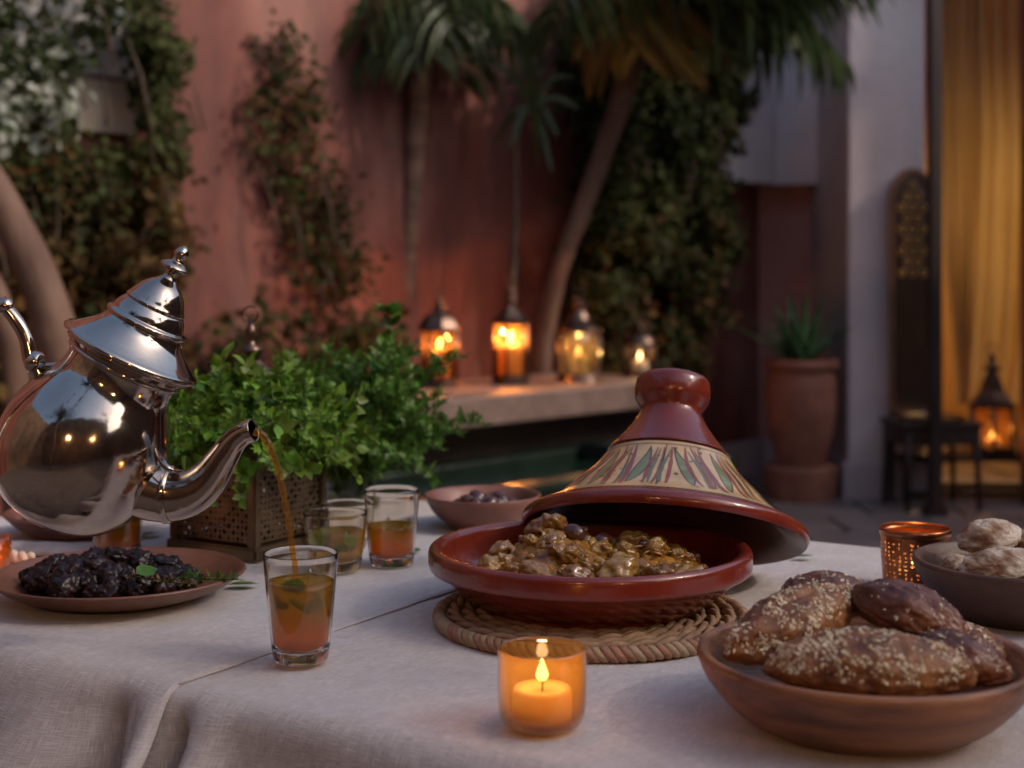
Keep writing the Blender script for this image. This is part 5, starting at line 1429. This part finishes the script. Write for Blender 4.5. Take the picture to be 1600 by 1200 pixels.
def loaf(name, label, c, L_, wd, ht, rz, tilt, mat, nfl, seed, group=None, sq=.0, cat='bread', flmat=None, roll=0):
    t = thing(name, label, cat, c, (roll, tilt, rz), group)
    vs, fs = ico(5); out = []
    for v in vs:
        x, y, z = v
        tap = (1 - .35 * abs(x) ** 2.2)
        zz = z * (1.0 if z > 0 else .62)
        k = 1 + .07 * noise.fractal(v * 2.2 + Vector((seed, 0, 0)), .8, 2, 4) + .035 * noise.fractal(v * 9 + Vector((seed, 3, 0)), .7, 2, 3)
        crease = -.07 * math.exp(-((y + .12 * math.sin(x * 3 + seed)) / .10) ** 2) if z > 0 else 0
        out.append((x * L_ / 2 * k, y * wd / 2 * tap * k, (zz * (k + crease)) * ht / 2 * (.75 + .25 * tap)))
    obj('crust', (out, fs), mat, t)
    if nfl:
        rr = random.Random(seed); mb = MB(); cnt = 0
        tri = [f for f in fs if sum(out[i][2] for i in f) > .15 * ht]
        while cnt < nfl:
            f = rr.choice(tri); a, b_, c_ = (Vector(out[i]) for i in f); ctr = (a + b_ + c_) / 3
            if noise.noise(ctr * 75 + Vector((seed, 0, 0))) < .0 and rr.random() < .85: cnt += 1; continue
            n_ = (b_ - a).cross(c_ - a).normalized()
            if n_.dot(ctr) < 0: n_ = -n_
            q = n_.to_track_quat('Z', 'Y').to_matrix().to_4x4()
            s = rr.uniform(.0006, .0017)
            M = Matrix.Translation(ctr + n_ * s * .18) @ q @ Matrix.Rotation(rr.uniform(0, 6), 4, 'Z') @ Matrix.Rotation(rr.uniform(-.6, .6), 4, 'X')
            hx = [(math.cos(k * PI / 3) * s * (1.3 if k % 3 == 0 else .8), math.sin(k * PI / 3) * s * .8, 0) for k in range(6)]
            mb.add([(0, 0, s * .35)] + hx, [(0, k + 1, (k + 1) % 6 + 1) for k in range(6)], 0, M); cnt += 1
        fl = mb.build('oat_flakes', flmat or M_flake, t); fl['kind'] = 'stuff'
    return t
def bp_(px, py, d): return P(px, py, d)
loaf('loaf', 'long loaf thick with white oat flakes at the left of the bread bowl', P(1236, 980, .985), .116, .050, .050, R(30), R(-13), M_crust, 1700, 1.3, 'loaves in the walnut bowl', roll=R(12))
loaf('loaf', 'large oat topped loaf lying across the front of the bread bowl', P(1362, 1050, .893), .132, .052, .052, R(-1), R(2), M_crust, 1900, 2.7, 'loaves in the walnut bowl', roll=R(8))
loaf('loaf', 'dark glossy brown loaf at the back right of the bread bowl', P(1418, 964, .985), .084, .048, .046, R(-32), R(14), M_crust2, 130, 4.1, 'loaves in the walnut bowl')
loaf('loaf', 'round crusty loaf at the very back of the bread bowl', P(1292, 938, 1.025), .074, .044, .042, R(8), R(2), M_crust2, 260, 5.9, 'loaves in the walnut bowl')
loaf('loaf', 'small knobbly dark loaf by the right rim of the bread bowl', P(1504, 1034, .935), .064, .046, .038, R(-28), R(14), M_crust2, 160, 7.7, 'loaves in the walnut bowl')
loaf('loaf', 'flat pale topped loaf tucked against the right wall of the bread bowl', P(1520, 1012, .985), .056, .040, .028, R(-50), R(14), M_crust, 330, 9.2, 'loaves in the walnut bowl')
loaf('loaf', 'plain loaf half buried at the middle of the bread bowl', P(1365, 1050, .965), .075, .05, .026, R(70), 0, M_crust2, 120, 10.4, 'loaves in the walnut bowl')

# ------------------------------------------------------------------ right bowl of floured rolls
RB = P(1592, 430, 1.245); RB.z = .7485
rb_ = thing('roll_bowl', 'dark wooden bowl of floured rolls cut off by the right edge', 'bowl', RB)
obj('bowl_body', lathe(sp([(0, 0), (.040, 0), (.050, .003), (.072, .018), (.086, .037), (.0905, .048), (.0905, .052), (.088, .0535), (.084, .050), (.070, .028), (.045, .013), (0, .011)], 5), 80, .012, 8.0), M_bowl2, rb_)
loaf('bread_roll', 'floured roll on top at the left of the dark wooden bowl', P(1546, 843, 1.27), .062, .050, .036, R(14), R(-8), M_flour, 0, 3.3, 'floured rolls', cat='bread roll')
loaf('bread_roll', 'wide flour dusted roll at the front of the dark wooden bowl', P(1568, 886, 1.205), .082, .056, .032, R(8), R(-5), M_flour, 0, 6.3, 'floured rolls', cat='bread roll')
loaf('bread_roll', 'floured roll further right behind the others in the dark wooden bowl', P(1622, 860, 1.27), .060, .054, .040, R(-20), R(5), M_flour, 0, 8.3, 'floured rolls', cat='bread roll')
loaf('bread_roll', 'small white floured piece of bread against the left inner wall of the dark bowl', P(1494, 882, 1.215), .026, .026, .016, 0, R(-10), M_flour, 0, 2.2, 'floured rolls', cat='bread roll')
for p_ in [o for o in bpy.data.objects if o.get('used')]: del p_['used']
